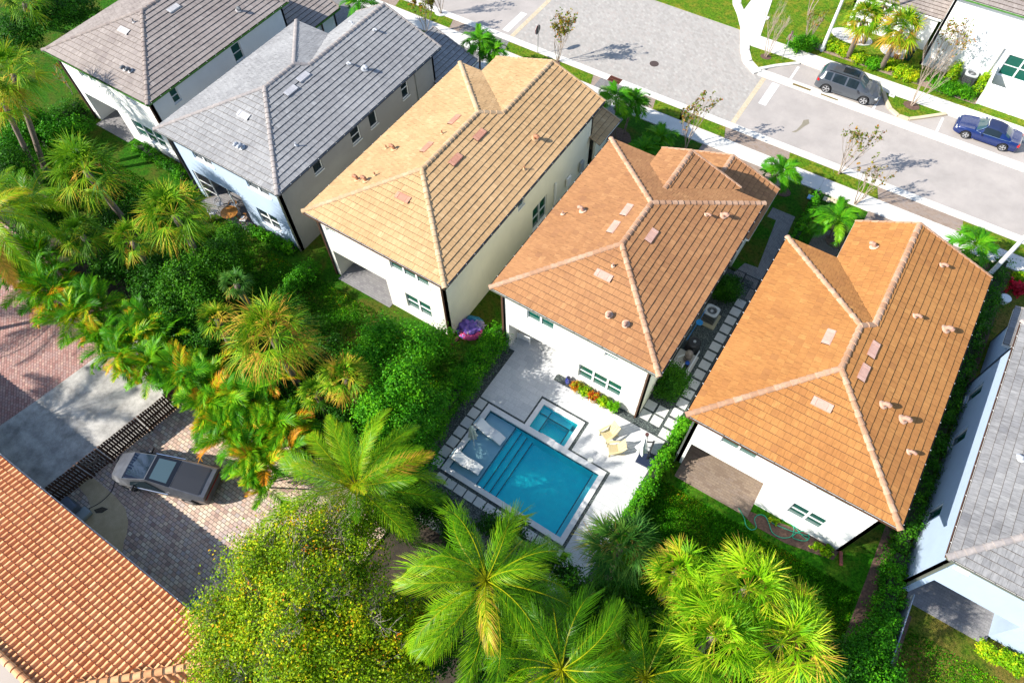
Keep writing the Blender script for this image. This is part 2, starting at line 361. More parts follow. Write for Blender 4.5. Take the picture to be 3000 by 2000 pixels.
# ------------------------------------------------------------------ pool terrace
DECK=pavers('pale stone deck',[(0,(.52,.53,.54)),(.5,(.62,.62,.62)),(1,(.57,.58,.585))],(.36,.36,.37),.62,.41,0,.006,noise=.08,smooth=.3)
COPE=plain('pale coping stone',(.74,.73,.72),.7,c2=(.64,.63,.63),scale=3,bumps=.1)
GRAV=None
def gravelmat(name,a,b_,c):
    m,nt,b=nodes(name); v=coords(nt); b.inputs['Roughness'].default_value=.7
    vo=N(nt,'TexVoronoi'); nt.links.new(v,vo.inputs['Vector']); vo.inputs['Scale'].default_value=22
    sep=N(nt,'SeparateColor'); nt.links.new(vo.outputs['Color'],sep.inputs[0])
    nt.links.new(ramp(nt,sep.outputs[0],[(0,a),(.55,b_),(1,c)]),b.inputs['Base Color']); bump(nt,b,vo.outputs['Distance'],-.9 if False else .9,.03); return m
GRAV=gravelmat('dark gravel',(.015,.02,.024),(.05,.065,.065),(.16,.19,.17))
GRAV2=gravelmat('river gravel',(.05,.07,.07),(.13,.16,.15),(.36,.36,.31))
holes=[(POOL[0]-.42,POOL[1]+.42,POOL[2]-.42,POOL[3]+.30),(SPA[0]-.36,SPA[1]+.40,SPA[3]-1.9,SPA[3]+.36)]
# gravel bed under everything of the terrace
rect_sheet(-14.0,-1.42,6.5,31.4,0.0,[POOL,SPA]).build('gravel_bed',GRAV,kind='structure')
def deckpoly(name,polys,top,mat):
    mb=MB()
    for p in polys: mb.prism(p,-.02,top)
    return mb.build(name,mat,kind='structure')
deckpoly('pool_deck',[rectp(-12.3,-9.22,14.54,18.3),rectp(-9.219,-5.97,16.56,17.86),rectp(-5.969,-1.72,14.52,17.86),rectp(-3.44,-1.72,7.3,14.519),rectp(-12.75,-9.15,18.302,20.9)],.03,DECK)
# coping
mb=MB()
def ring(mb,x0,x1,y0,y1,w,z0,z1,seg=.9):
    for (a,b,c,d,ax) in ((x0-w,x1+w,y0-w,y0,0),(x0-w,x1+w,y1,y1+w,0),(x0-w,x0,y0,y1,1),(x1,x1+w,y0,y1,1)):
        L=(b-a) if ax==0 else (d-c); n=max(1,round(L/seg))
        for i in range(n):
            if ax==0: mb.b2(a+(b-a)*i/n+.003,a+(b-a)*(i+1)/n-.003,c,d,z0,z1)
            else: mb.b2(a,b,c+(d-c)*i/n+.003,c+(d-c)*(i+1)/n-.003,z0,z1)
ring(mb,POOL[0],POOL[1],POOL[2],POOL[3],.31,-.10,.045)
ring(mb,SPA[0],SPA[1],SPA[2]+.001,SPA[3],.28,-.10,.047)
mb.b2(-7.95,-7.05,14.08,14.48,.047,.075)
mb.build('pool_coping',COPE,kind='structure')
# basin
PL_=lambda n,c,c2:plain(n,c,.6,c2=c2,scale=2.2,bumps=.2)
FLOOR=PL_('pool plaster',(.004,.90,.95),(.003,.80,.88)); SHELF=PL_('shelf plaster',(.50,.72,.76),(.43,.66,.71)); MOS=pavers('mosaic tile',[(0,(.01,.05,.09)),(.6,(.03,.16,.25)),(1,(.25,.45,.5))],(.05,.12,.15),.03,.03,0,.003,off=0,noise=0)
def basin(mb,x0,x1,y0,y1,zt,zb,m=0,floor=True):
    mb.add([(x0,y0,zt),(x1,y0,zt),(x1,y1,zt),(x0,y1,zt),(x0,y0,zb),(x1,y0,zb),(x1,y1,zb),(x0,y1,zb)],[(4,5,6,7),(1,0,4,5),(2,1,5,6),(3,2,6,7),(0,3,7,4)],m)
mb=MB(); basin(mb,*POOL,-.1,-1.35)
mb.b2(POOL[0]+.001,-9.48,POOL[2]+.001,POOL[3]-.001,-1.34,-.36,1)
for i,(a,b_,z) in enumerate(((-9.48,-9.08,-.62),(-9.08,-8.70,-.86),(-8.70,-8.32,-1.12))): mb.b2(a+.001,b_,POOL[2]+.001,POOL[3]-.001,-1.34,z,0)
for xx,z in ((-9.53,-.355),(-9.13,-.615),(-8.75,-.855),(-8.37,-1.115)): mb.b2(xx,xx+.055,POOL[2]+.002,POOL[3]-.002,z-.02,z+.004,2)
mb.b2(-4.30,POOL[1]-.001,POOL[2]+.001,POOL[3]-.001,-1.34,-.5,3); mb.b2(-4.33,-4.27,POOL[2]+.002,POOL[3]-.002,-.52,-.495,2)
# waterline mosaic band
for (x0,x1,y0,y1) in ((POOL[0]+.002,POOL[0]+.012,POOL[2]+.01,POOL[3]-.01),(POOL[1]-.012,POOL[1]-.002,POOL[2]+.01,POOL[3]-.01),(POOL[0]+.02,POOL[1]-.02,POOL[2]+.002,POOL[2]+.012),(POOL[0]+.02,POOL[1]-.02,POOL[3]-.012,POOL[3]-.002)): mb.b2(x0,x1,y0,y1,-.3,-.11,2)
mb.build('pool_basin',[FLOOR,SHELF,MOS,PL_('ledge plaster',(.14,.82,.88),(.11,.74,.82))],kind='structure')
mb=MB(); basin(mb,*SPA,-.1,-1.1)
SF=PL_('spa bench plaster',(.08,.80,.86),(.05,.70,.78))
for r_ in ((SPA[0]+.001,-8.28,SPA[2]+.001,SPA[3]-.001),(-8.279,-6.80,15.72,SPA[3]-.002),(-6.80,SPA[1]-.001,SPA[2]+.002,15.719)): mb.b2(*r_,-1.09,-.5,1)
mb.b2(SPA[0]+.002,-8.30,15.70,SPA[3]-.002,-.499,-.38,1)
for r_ in ((-8.31,-8.25,SPA[2]+.01,SPA[3]-.01),(-8.25,-6.80,15.70,15.76),(-6.83,-6.77,SPA[2]+.01,15.70)): mb.b2(*r_,-.52,-.494,2)
for r_ in ((SPA[0]+.01,-8.31,15.68,15.74),): mb.b2(*r_,-.39,-.374,2)
mb.build('spa_basin',[FLOOR,SF,MOS],kind='structure')
def watermat():
    m,nt,b=nodes('pool water'); out=nt.nodes['Material Output']; nt.nodes.remove(b)
    tr=N(nt,'BsdfTransparent'); tr.inputs[0].default_value=(.93,1,1,1)
    gl=N(nt,'BsdfGlossy'); gl.inputs['Roughness'].default_value=.04
    fr=N(nt,'Fresnel'); fr.inputs[0].default_value=1.33; v=coords(nt); h=tnoise(nt,v,3.4,5,.65,1.6)
    bn=N(nt,'Bump'); bn.inputs['Strength'].default_value=.5; bn.inputs['Distance'].default_value=.09; nt.links.new(h,bn.inputs['Height'])
    nt.links.new(bn.outputs[0],fr.inputs['Normal']); nt.links.new(bn.outputs[0],gl.inputs['Normal'])
    mx=N(nt,'MixShader'); nt.links.new(fr.outputs[0],mx.inputs[0]); nt.links.new(tr.outputs[0],mx.inputs[1]); nt.links.new(gl.outputs[0],mx.inputs[2])
    nt.links.new(mx.outputs[0],out.inputs[0]); return m
WM=watermat()
for r_,z in ((POOL,-.13),(SPA,-.10)): MB().add([(r_[0]+.001,r_[2]+.001,z),(r_[1]-.001,r_[2]+.001,z),(r_[1]-.001,r_[3]-.001,z),(r_[0]+.001,r_[3]-.001,z)],[(0,1,2,3)]).build('pool_water',WM,kind='structure')
# stepping slabs: left column, front row, side path, right grid
STEP=plain('square stepping slab',(.62,.62,.60),.8,c2=(.54,.54,.53),scale=4,bumps=.15)
stones=[]
for i in range(7): stones.append((-12.02,14.13-.718*i,.57,.60))
for i in range(13): stones.append((-11.3+.66*i,9.10,.58,.5))
for i in range(15): stones.append((-1.93,29.16-.777*i,.60,.61))
for x in (-3.45,-2.71):
    for y in (19.5,18.77): stones.append((x,y,.61,.60))
for (x,y,a,b_) in stones: MB().b2(x-a/2,x+a/2,y-b_/2,y+b_/2,-.01,.03).build('stepping_stone',STEP,kind='structure')
# ------------------------------------------------------------------ roofs
SL=.346; EZ=6.1
def clip(poly,a,b,c,keep=1):
    """keep part of poly where a*x+b*y<=c"""
    out=[];n=len(poly)
    for i in range(n):
        p=poly[i];q=poly[(i+1)%n];dp=a*p[0]+b*p[1]-c;dq=a*q[0]+b*q[1]-c
        if dp<=1e-9: out.append(p)
        if (dp<0)!=(dq<0) and abs(dp-dq)>1e-12:
            t=dp/(dp-dq); out.append((p[0]+(q[0]-p[0])*t,p[1]+(q[1]-p[1])*t))
    return out
def area(p): return abs(sum(p[i][0]*p[(i+1)%len(p)][1]-p[(i+1)%len(p)][0]*p[i][1] for i in range(len(p))))/2
class Slope:
    def __init__(s,poly,down,z0,slope,anchor):
        s.poly=poly;s.dn=down;s.z0=z0;s.s=slope;s.an=anchor
    def d(s,x,y): return -( (x-s.an[0])*s.dn[0]+(y-s.an[1])*s.dn[1] )
    def z(s,x,y): return s.z0+s.s*s.d(x,y)
    def inside(s,x,y):
        c=False;n=len(s.poly);j=n-1
        for i in range(n):
            a=s.poly[i];b=s.poly[j]
            if (a[1]>y)!=(b[1]>y) and x<(b[0]-a[0])*(y-a[1])/(b[1]-a[1])+a[0]: c=not c
            j=i
        return c
LAP=plain('painted lap shadow',(.05,.032,.022),.95,var=.3,scale=4)  # dark colour stands in for the shadow gap at tile laps and joints
def tile_slopes(name,slopes,mat,parent,expo=.385,tw=.335,lift=.042,seed=1):
    """flat tiles laid in stepped courses: every tile is its own sloping slab with a butt edge"""
    rr=random.Random(seed); V=[];Fs=[];T=[];UV=[];MI=[]
    for sl_ in slopes:
        dx,dy=sl_.dn; ux,uy=-dy,dx     # along the eave
        ds=[sl_.d(*p) for p in sl_.poly]; us=[p[0]*ux+p[1]*uy for p in sl_.poly]
        e=expo/math.sqrt(1+sl_.s**2); nc=int(math.ceil(max(ds)/e)); c0=int(math.floor(min(ds)/e+1e-6))
        for k in range(c0,nc):
            d0,d1=k*e,(k+1)*e
            band=clip(sl_.poly,dx,dy,sl_.an[0]*dx+sl_.an[1]*dy-d0); band=clip(band,-dx,-dy,-(sl_.an[0]*dx+sl_.an[1]*dy-d1))
            if len(band)<3 or area(band)<.002: continue
            bu=[p[0]*ux+p[1]*uy for p in band]; u0,u1=min(bu),max(bu)
            off=(.5 if k%2 else 0)*tw+.07*rr.random(); i0=int(math.floor((u0-off)/tw)); i1=int(math.ceil((u1-off)/tw))
            for i in range(i0,i1):
                a=off+i*tw; b=a+tw-.007
                t=clip(clip(band,ux,uy,b),-ux,-uy,-a)
                if len(t)<3 or area(t)<.0008: continue
                lf=lift*(1+rr.uniform(-.14,.14)); tn=min(1,max(0,rr.gauss(.45,.15))); o=len(V); n=len(t)
                tiltu=rr.uniform(-.006,.006)
                for p in t:
                    dd=sl_.d(*p)-d0; u=p[0]*ux+p[1]*uy
                    V.append((p[0],p[1],sl_.z(*p)+.012+lf*(1-dd/e)+tiltu*(u-a)/tw)); 
                Fs.append(tuple(range(o,o+n))); T.append(tn); MI.append(0); UV.append([(p[0]*ux+p[1]*uy+i*.37+k*1.7,sl_.d(*p)+i*3.1) for p in t])
                # skirts
                for j in range(n):
                    p=t[j];q=t[(j+1)%n]
                    if abs(sl_.d(*p)-d0)<1e-4 and abs(sl_.d(*q)-d0)<1e-4:
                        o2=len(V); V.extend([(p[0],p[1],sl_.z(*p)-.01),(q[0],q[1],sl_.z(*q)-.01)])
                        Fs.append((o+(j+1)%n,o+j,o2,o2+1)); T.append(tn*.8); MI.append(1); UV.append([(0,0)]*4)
        o=len(V); n=len(sl_.poly); V.extend([(x,y,sl_.z(x,y)-.004) for x,y in sl_.poly]); Fs.append(tuple(range(o,o+n))); T.append(0); MI.append(1); UV.append([(0,0)]*n)
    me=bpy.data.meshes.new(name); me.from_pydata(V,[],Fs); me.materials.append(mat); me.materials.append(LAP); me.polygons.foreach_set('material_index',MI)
    at_=me.attributes.new('tint','FLOAT','FACE'); at_.data.foreach_set('value',T)
    ul=me.uv_layers.new(name='UVMap'); flat=[c for f in UV for uv in f for c in uv]
    ul.data.foreach_set('uv',flat); me.update()
    ob=bpy.data.objects.new(name,me); COL.objects.link(ob)
    if parent: ob.parent=parent
    return ob
def ridge_caps(name,lines,mat,parent,r=.14,L=.40,seed=3,flat=False):
    """overlapping half-round cap tiles along each ridge or hip line"""
    rr=random.Random(seed)
    for (p,q) in lines:
        mb=MB(); p=Vector(p);q=Vector(q);d=q-p;T=d.length;n=max(1,round(T/L));d.normalize()
        r_=d.cross(Vector((0,0,1))).normalized(); u=r_.cross(d)
        for i in range(n):
            a=p+d*(T*i/n-.02); b=p+d*(T*(i+1)/n+.03); ra=r*1.13;rb=r*.93; vs=[];k=7; tn=rr.random()
            for (c,rad,lf) in ((a,ra,.03),(b,rb,.0)):
                for j in range(k):
                    t=math.pi*j/(k-1); vs.append(c+r_*math.cos(t)*rad*1.1+u*(math.sin(t)*rad*.75+lf-.035))
            fs=[(j,j+1,k+j+1,k+j) for j in range(k-1)]+[tuple(range(k-1,-1,-1)),tuple(range(k,2*k))]
            mb.add(vs,fs,0,tn)
        mb.build(name,mat,parent,smooth=False)
def rake_caps(mb,p,q,w=.10,h=.09,L=.4):
    p=Vector(p);q=Vector(q);d=q-p;T=d.length;n=max(1,round(T/L));d.normalize()
    for i in range(n):
        a=p+d*(T*i/n);b=p+d*(T*(i+1)/n+.03); mb.bar(a+Vector((0,0,.055)),b+Vector((0,0,.03)),w,h,0,rng.random())
# ------------------------------------------------------------------ walls and openings
def wall_panel(mb,p,q,z0,z1,holes,th=.18,m=0):
    """vertical wall from p to q (outside on the right of p->q), rectangular holes (u0,u1,z0,z1); no doubled faces"""
    p=Vector(p);q=Vector(q);L=(q-p).length;d=(q-p)/L;n=Vector((d.y,-d.x))
    us=sorted(set([0,L]+[h[0] for h in holes]+[h[1] for h in holes])); zs=sorted(set([z0,z1]+[h[2] for h in holes]+[h[3] for h in holes]))
    P=lambda u,z,o: (p.x+d.x*u-n.x*o,p.y+d.y*u-n.y*o,z)
    solid=lambda i,j: 0<=i<len(us)-1 and 0<=j<len(zs)-1 and not any(h[0]<(us[i]+us[i+1])/2<h[1] and h[2]<(zs[j]+zs[j+1])/2<h[3] for h in holes)
    for i in range(len(us)-1):
        for j in range(len(zs)-1):
            if not solid(i,j): continue
            a,b,c,e=us[i],us[i+1],zs[j],zs[j+1]
            mb.add([P(a,c,0),P(b,c,0),P(b,e,0),P(a,e,0)],[(0,1,2,3)],m); mb.add([P(a,c,th),P(b,c,th),P(b,e,th),P(a,e,th)],[(3,2,1,0)],m)
            if not solid(i-1,j): mb.add([P(a,c,0),P(a,e,0),P(a,e,th),P(a,c,th)],[(0,1,2,3)],m)
            if not solid(i+1,j): mb.add([P(b,c,0),P(b,e,0),P(b,e,th),P(b,c,th)],[(3,2,1,0)],m)
            if not solid(i,j-1): mb.add([P(a,c,0),P(b,c,0),P(b,c,th),P(a,c,th)],[(3,2,1,0)],m)
            if not solid(i,j+1): mb.add([P(a,e,0),P(b,e,0),P(b,e,th),P(a,e,th)],[(0,1,2,3)],m)
def window(parent,p,q,h,cols=2,rows=2,glass='glass_teal',frame='frame',sill=True,inset=.10,bar=.055):
    """window in hole h of the wall p->q; frame with mullions, one pane object per sash column"""
    p=Vector(p);q=Vector(q);d=(q-p).normalized();n=Vector((d.y,-d.x)); u0,u1,z0,z1=h
    P=lambda u,z,o:(p.x+d.x*u-n.x*o,p.y+d.y*u-n.y*o,z)
    mb=MB(); t=.06
    def fb(ua,za,ub,zb,w,o=inset):
        mb.bar(P(ua,za,o),P(ub,zb,o),w,t)
    e=.0305
    mb.bar(P(u0,z0+e,inset),P(u1,z0+e,inset),.06,.06); mb.bar(P(u0,z1-e,inset),P(u1,z1-e,inset),.06,.06)
    for u in (u0+e,u1-e): mb.bar(P(u,z0+.062,inset),P(u,z1-.062,inset),.06,.06)
    W=(u1-u0)/cols
    for c in range(1,cols): mb.bar(P(u0+W*c,z0+.062,inset-.004),P(u0+W*c,z1-.062,inset-.004),.12,.07)
    zz=[z0+(z1-z0)*r/rows for r in range(rows+1)]
    for r in range(1,rows):
        for c in range(cols): mb.bar(P(u0+W*c+.065,zz[r],inset),P(u0+W*(c+1)-.065,zz[r],inset),.05,.05)
    if sill: mb.bar(P(u0-.04,z0-.03,.0),P(u1+.04,z0-.03,.0),.12,.05)
    fo=mb.build('window',MT[frame],parent)
    for c in range(cols):
        g=MB(); a,b=u0+W*c+.03,u0+W*(c+1)-.03
        g.add([P(a,z0+.03,inset+.02),P(b,z0+.03,inset+.02),P(b,z1-.03,inset+.02),P(a,z1-.03,inset+.02),P(a,z0+.03,inset+.04),P(b,z0+.03,inset+.04),P(b,z1-.03,inset+.04),P(a,z1-.03,inset+.04)],[(0,1,2,3),(7,6,5,4),(0,4,5,1),(2,6,7,3),(1,5,6,2),(3,7,4,0)])
        g.build('pane',MT[glass],fo)
    return fo
def gutter(parent,segs,mat,clip_mat,z=5.98,clips=True,w=.13):
    """open trough gutters along eave segments (p,q) with the outside on the right of p->q"""
    mb=MB()
    for (p,q) in segs:
        p=Vector(p);q=Vector(q);L=(q-p).length;d=(q-p)/L;n=Vector((d.y,-d.x))
        A=lambda u,o,zz:(p.x+d.x*u+n.x*(o-.07),p.y+d.y*u+n.y*(o-.07),zz)
        mb.bar(A(0,w/2,z),A(L,w/2,z),w,.012); mb.bar(A(0,w,z+.06),A(L,w,z+.06),.014,.12)
        for u in (0,L): mb.bar(A(u,0,z+.055),A(u,w-.01,z+.055),.012,.10)
        if clips:
            n_=int(L/.85)
            for i in range(n_+1):
                u=.3+i*.85
                if u<L: mb.bar(A(u,.05,z+.132),A(u,w+.012,z+.128),.024,.01,1)
    return mb.build('gutter',[mat,clip_mat],parent)
def downspout(parent,x,y,z0,z1,mat,foot=None,w=.09,top=None):
    mb=MB()
    if top: mb.bar((top[0],top[1],z1+.25),(x,y,z1-.15),w,w)
    mb.box((x,y,(z0+z1)/2),(w,w,z1-z0))
    if foot: mb.bar((x,y,z0+.06),(x+foot[0],y+foot[1],z0+.02),w,w)
    for zz in (z0+1.2,z1-1.2): mb.box((x,y,zz),(w+.03,w+.03,.04))
    return mb.build('downspout',mat,parent)
def roof_hit(slopes,px,py):
    d=RM@np.array([(px-1500)/F,-(py-1000)/F,-1.0]); best=None
    for s in slopes:
        # z = z0 + s*d(x,y) along ray
        lo=s.z0
        nrm=lambda t:(H+d[2]*t)-s.z(d[0]*t,d[1]*t)
        a,b=nrm(0),nrm(1); t=a/(a-b); x,y=d[0]*t,d[1]*t
        if s.inside(x,y) and (best is None or t<best[0]): best=(t,x,y,s)
    return best
def vent_hood(parent,slopes,px,py,mat,flange,size=1.0,kind='hood',ang=None):
    h=roof_hit(slopes,px,py)
    if not h: return
    _,x,y,s=h; z=s.z(x,y)+.06; mb=MB(); r=.14*size
    # lead flange laid on the tiles
    n=14; vs=[];rx=.30*size
    for j in range(n):
        t=2*math.pi*j/n; ax=x+rx*math.cos(t)*(1+.12*math.sin(3*t)); ay=y+rx*math.sin(t); vs.append((ax,ay,s.z(ax,ay)+.075))
    vs.append((x,y,z+.09)); mb.add(vs,[(j,(j+1)%n,n) for j in range(n)],1)
    if kind=='hood':
        ax,ay=s.dn
        mb.tube([(x,y,z-.03),(x,y,z+.22*size),(x+ax*.05,y+ay*.05,z+.31*size),(x+ax*.17,y+ay*.17,z+.33*size),(x+ax*.28,y+ay*.28,z+.24*size)],[r,r,r*1.08,r*1.1,r*1.12],10)
    else:
        mb.tube([(x,y,z-.03),(x,y,z+.24)],[.045,.045],8)
    mb.build('roof_vent' if kind=='hood' else 'vent_pipe',[mat,flange],parent)
def vent_tile(parent,slopes,px,py,mat,wdt=.98,hgt=.42):
    """low profile vent laid in the tile field"""
    h=roof_hit(slopes,px,py)
    if not h: return
    _,x,y,s=h; dx,dy=s.dn; ux,uy=-dy,dx; mb=MB()
    def P(u,v,o): X=x+ux*u-dx*v;Y=y+uy*u-dy*v; return (X,Y,s.z(X,Y)+o)
    a=wdt/2;b=hgt/2
    def lump(u0,u1,v0,v1,o0,o1,tn):
        mb.add([P(u0,v0,.03),P(u1,v0,.03),P(u1,v1,.03),P(u0,v1,.03),P(u0,v0,o0),P(u1,v0,o0),P(u1,v1,o1),P(u0,v1,o1)],[(4,5,6,7),(0,4,7,3),(1,2,6,5),(0,1,5,4),(2,3,7,6)],0,tn)
    lump(-a,a,-b,b,.105,.07,.3); lump(-a,-a+.2,-b+.01,b-.04,.125,.085,1); lump(a-.2,a,-b+.01,b-.04,.125,.085,1); lump(-a+.23,a-.23,-b+.02,b-.08,.115,.08,.6)
    mb.build('vent_tile',mat,parent)
# ------------------------------------------------------------------ the houses
T_ORANGE=tilemat('terracotta flat tile',(.50,.24,.075),(.43,.185,.055),(.33,.14,.05),.3)
T_BROWN=tilemat('brown flat tile',(.47,.24,.105),(.39,.185,.078),(.30,.14,.068),.3)
T_TAN=tilemat('tan flat tile',(.63,.42,.22),(.54,.335,.16),(.42,.26,.13),.28)
T_GREY=tilemat('grey flat tile',(.39,.385,.38),(.31,.305,.305),(.23,.225,.23),.4)
T_TAUPE=tilemat('taupe flat tile',(.38,.33,.30),(.30,.255,.23),(.23,.19,.18),.3)
T_LGREY=tilemat('light grey flat tile',(.33,.325,.32),(.26,.255,.255),(.16,.16,.17),.5)
def capmat(name,a,b_): 
    m,nt,b=nodes(name); b.inputs['Roughness'].default_value=.85; at_=N(nt,'Attribute',attribute_name='tint')
    c=ramp(nt,at_.outputs['Fac'],[(0,a),(1,b_)]); v=coords(nt); f=tnoise(nt,v,7,4)
    c=mixc(nt,ramp(nt,f,[(.4,(.45,.45,.45)),(.65,(0,0,0))]),c,tuple(x*.65 for x in b_)); nt.links.new(c,b.inputs['Base Color']); bump(nt,b,f,.4,.01); return m
CAP={'o':capmat('terracotta cap',(.56,.36,.24),(.42,.23,.13)),'t':capmat('tan cap',(.62,.44,.27),(.50,.33,.18)),'g':capmat('grey cap',(.40,.35,.32),(.30,.27,.26)),'p':capmat('taupe cap',(.36,.30,.26),(.25,.20,.18))}
VT={'o':capmat('pink vent tile',(.50,.27,.20),(.62,.38,.30)),'t':capmat('red vent tile',(.42,.17,.11),(.56,.27,.18)),'g':capmat('pale vent tile',(.40,.39,.41),(.50,.49,.50)),'p':capmat('pale taupe vent tile',(.40,.38,.38),(.55,.53,.52))}
FL={'o':plain('terracotta lead flange',(.60,.38,.26),.7),'t':plain('tan flange',(.55,.35,.18),.7),'g':plain('grey flange',(.42,.43,.45),.6),'p':plain('taupe flange',(.42,.39,.38),.6)}
HD={'o':plain('brown vent hood',(.42,.24,.17),.6),'t':plain('rust vent hood',(.33,.14,.07),.6),'g':plain('grey vent hood',(.36,.38,.42),.5),'p':plain('dark vent hood',(.10,.11,.12),.5)}
LAN_STONE=DECK
def house(label,xl,xr,yb,yf,yg=None,xrg=None,xgl=None,ow=.52,ob=.42,wallmat=None,side=None,tile=None,k='o',backholes=(),lanai=None,lanai_floor=None,
          rightholes=(),leftholes=(),gut=None,gutr=None,facia=None,vents=(),vtiles=(),extra=None,zh=EZ,front_extra=(),tiles_all=True,seed=1,gl='glass_teal',lanwall=None):
    root=thing('house',label,'house',(0,0,0)); root.location=(0,0,0)
    h=(xr-xl)/2; xm=(xl+xr)/2; S=[]; pk=zh+SL*h
    S.append(Slope([(xl,yb),(xr,yb),(xm,yb+h)],(0,-1),zh,SL,(xl,yb)))
    S.append(Slope([(xl,yb),(xm,yb+h),(xm,yf-h),(xl,yf)],(-1,0),zh,SL,(xl,yb)))
    caps=[((xl,yb,zh),(xm,yb+h,pk)),((xr,yb,zh),(xm,yb+h,pk)),((xm,yb+h,pk),(xm,yf-h,pk)),((xl,yf,zh),(xm,yf-h,pk))]
    rakes=[]; zr=None
    if yg:
        zr=zh+SL*(xr-xrg); yv=yf-(xr-xrg)
        S.append(Slope([(xl,yf),(xm,yf-h),(xrg,yv),(xgl,yf)],(0,1),zh,SL,(xl,yf)))
        S.append(Slope([(xr,yb),(xr,yg),(xrg,yg),(xrg,yv),(xm,yf-h),(xm,yb+h)],(1,0),zh,SL,(xr,yb)))
        S.append(Slope([(xgl,yf),(xrg,yv),(xrg,yg),(xgl,yg)],(-1,0),zh,(zr-zh)/(xrg-xgl),(xgl,yf)))
        caps.append(((xm,yf-h,pk),(xrg,yv,zr))); caps.append(((xrg,yv,zr),(xrg,yg,zr)))
        rakes=[((xrg,yg,zr),(xr,yg,zh)),((xrg,yg,zr),(xgl,yg,zh))]
        outline=[(xl,yb),(xr,yb),(xr,yg),(xgl,yg),(xgl,yf),(xl,yf)]
    else:
        S.append(Slope([(xl,yf),(xm,yf-h),(xr,yf)],(0,1),zh,SL,(xl,yf)))
        S.append(Slope([(xr,yb),(xr,yf),(xm,yf-h),(xm,yb+h)],(1,0),zh,SL,(xr,yb)))
        caps.append(((xr,yf,zh),(xm,yf-h,pk))); outline=[(xl,yb),(xr,yb),(xr,yf),(xl,yf)]
    for fx in front_extra:
        S.extend(fx['slopes']); caps.extend(fx.get('caps',[]))
        rakes+=fx.get('rakes',[])
    rf=tile_slopes('roof',S,tile,root,seed=seed)
    ridge_caps('ridge_tiles',caps,CAP[k],rf,seed=seed)
    for r_ in rakes: rk=MB(); rake_caps(rk,*r_); rk.build('rake_tiles',CAP[k],rf)
    # eaves: soffit slab and fascia boards
    FZ=MT['white'] if facia is None else facia
    mb=MB(); mb.prism(outline,zh-.17,zh-.012); mb.build('eaves',FZ,root)
    for i,fx in enumerate(front_extra):
        if 'outline' in fx: MB().prism(fx['outline'],fx['z']-.17,fx['z']-.012).build('eaves',FZ,root)
        if 'walls' in fx:
            wm_=MB(); ws=fx['walls']
            for a,b in zip(ws[:-1],ws[1:]): wall_panel(wm_,a,b,-.12,fx['z']-.17,[])
            wm_.build('wall',side or wallmat,root)
        if 'post' in fx: fx['post'](root)
    # walls
    wl,wr,wb,wf=xl+ow,xr-ow,yb+ob,yf-.4; g=yg-.4 if yg else wf
    mb=MB(); bh=[(a-wl,b-wl,c,d) for (a,b,c,d,*_) in backholes]
    if lanai: bh.append((lanai[0]-wl,lanai[1]-wl,-.12,lanai[2]))
    wall_panel(mb,(wl,wb),(wr,wb),-.12,zh-.17,bh); mb.build('wall',wallmat,root)
    for (a,b,c,d,*o) in backholes: window(root,(wl,wb),(wr,wb),(a-wl,b-wl,c,d),*(o if o else (2,1)),glass=gl)
    mb=MB(); rh=[(a-wb,b-wb,c,d) for (a,b,c,d,*_) in rightholes]
    wall_panel(mb,(wr,wb+.0),(wr,g),-.12,zh-.17,rh); mb.build('wall',side or wallmat,root)
    for (a,b,c,d,*o) in rightholes: window(root,(wr,wb),(wr,g),(a-wb,b-wb,c,d),*(o if o else (1,2)),glass=gl)
    mb=MB(); lh=[(wf-b,wf-a,c,d) for (a,b,c,d,*_) in leftholes]
    wall_panel(mb,(wl,wf),(wl,wb),-.12,zh-.17,lh)
    mb.build('wall',side or wallmat,root)
    for (a,b,c,d,*o) in leftholes: window(root,(wl,wf),(wl,wb),(wf-b,wf-a,c,d),*(o if o else (1,2)),glass=gl)
    mb=MB()
    if yg:
        wall_panel(mb,(wr,g),(xgl+.3,g),-.12,zh-.17,[]); wall_panel(mb,(xgl+.3,g),(xgl+.3,wf),-.12,zh-.17,[]); wall_panel(mb,(xgl+.3,wf),(wl,wf),-.12,zh-.17,[])
        # gable triangle
        mb.add([(xr-.3,g,zh-.02),(xgl+.3,g,zh-.02),(xrg,g,zr-.08),(xr-.3,g-.18,zh-.02),(xgl+.3,g-.18,zh-.02),(xrg,g-.18,zr-.08)],[(0,1,2),(5,4,3),(0,2,5,3),(1,4,5,2)])
    else: wall_panel(mb,(wr,wf),(wl,wf),-.12,zh-.17,[])
    mb.build('wall',side or wallmat,root)
    if lanai:
        a,b,zt,dep=lanai[:4]; mb=MB()
        wall_panel(mb,(a,wb+dep),(b,wb+dep),-.12,zt+.02,[(1.0,b-a-.5,.03,2.2)]); 
        wall_panel(mb,(a-.0,wb+.18),(a-.0,wb+dep),-.12,zt+.02,[]) ; wall_panel(mb,(b+.0,wb+dep),(b+.0,wb+.18),-.12,zt+.02,[])
        mb.add([(a-.2,wb+.19,zt+.02),(b+.2,wb+.19,zt+.02),(b+.2,wb+dep,zt+.02),(a-.2,wb+dep,zt+.02)],[(0,1,2,3)])
        mb.build('patio_wall',lanwall or wallmat,root)
        fo=window(root,(a,wb+dep),(b,wb+dep),(1.0,b-a-.5,.03,2.2),3,1,glass='glass_dark',sill=False)
        if lanai_floor is not None:
            MB().prism(rectp(a,b,wb-(lanai[4] if len(lanai)>4 else .02),wb+dep),-.13,.035).build('patio_floor',lanai_floor,root)
    if gut:
        gutter(root,[((xl,yb),(xr,yb))],gut,MT['steel'] if k!='o' else MT['olive'],clips=True)
        gutter(root,[((xr,yb),(xr,g+.3))],gutr or gut,MT['white'])
        gutter(root,[((xl,yf),(xl,yb))],gutr or gut,MT['white'])
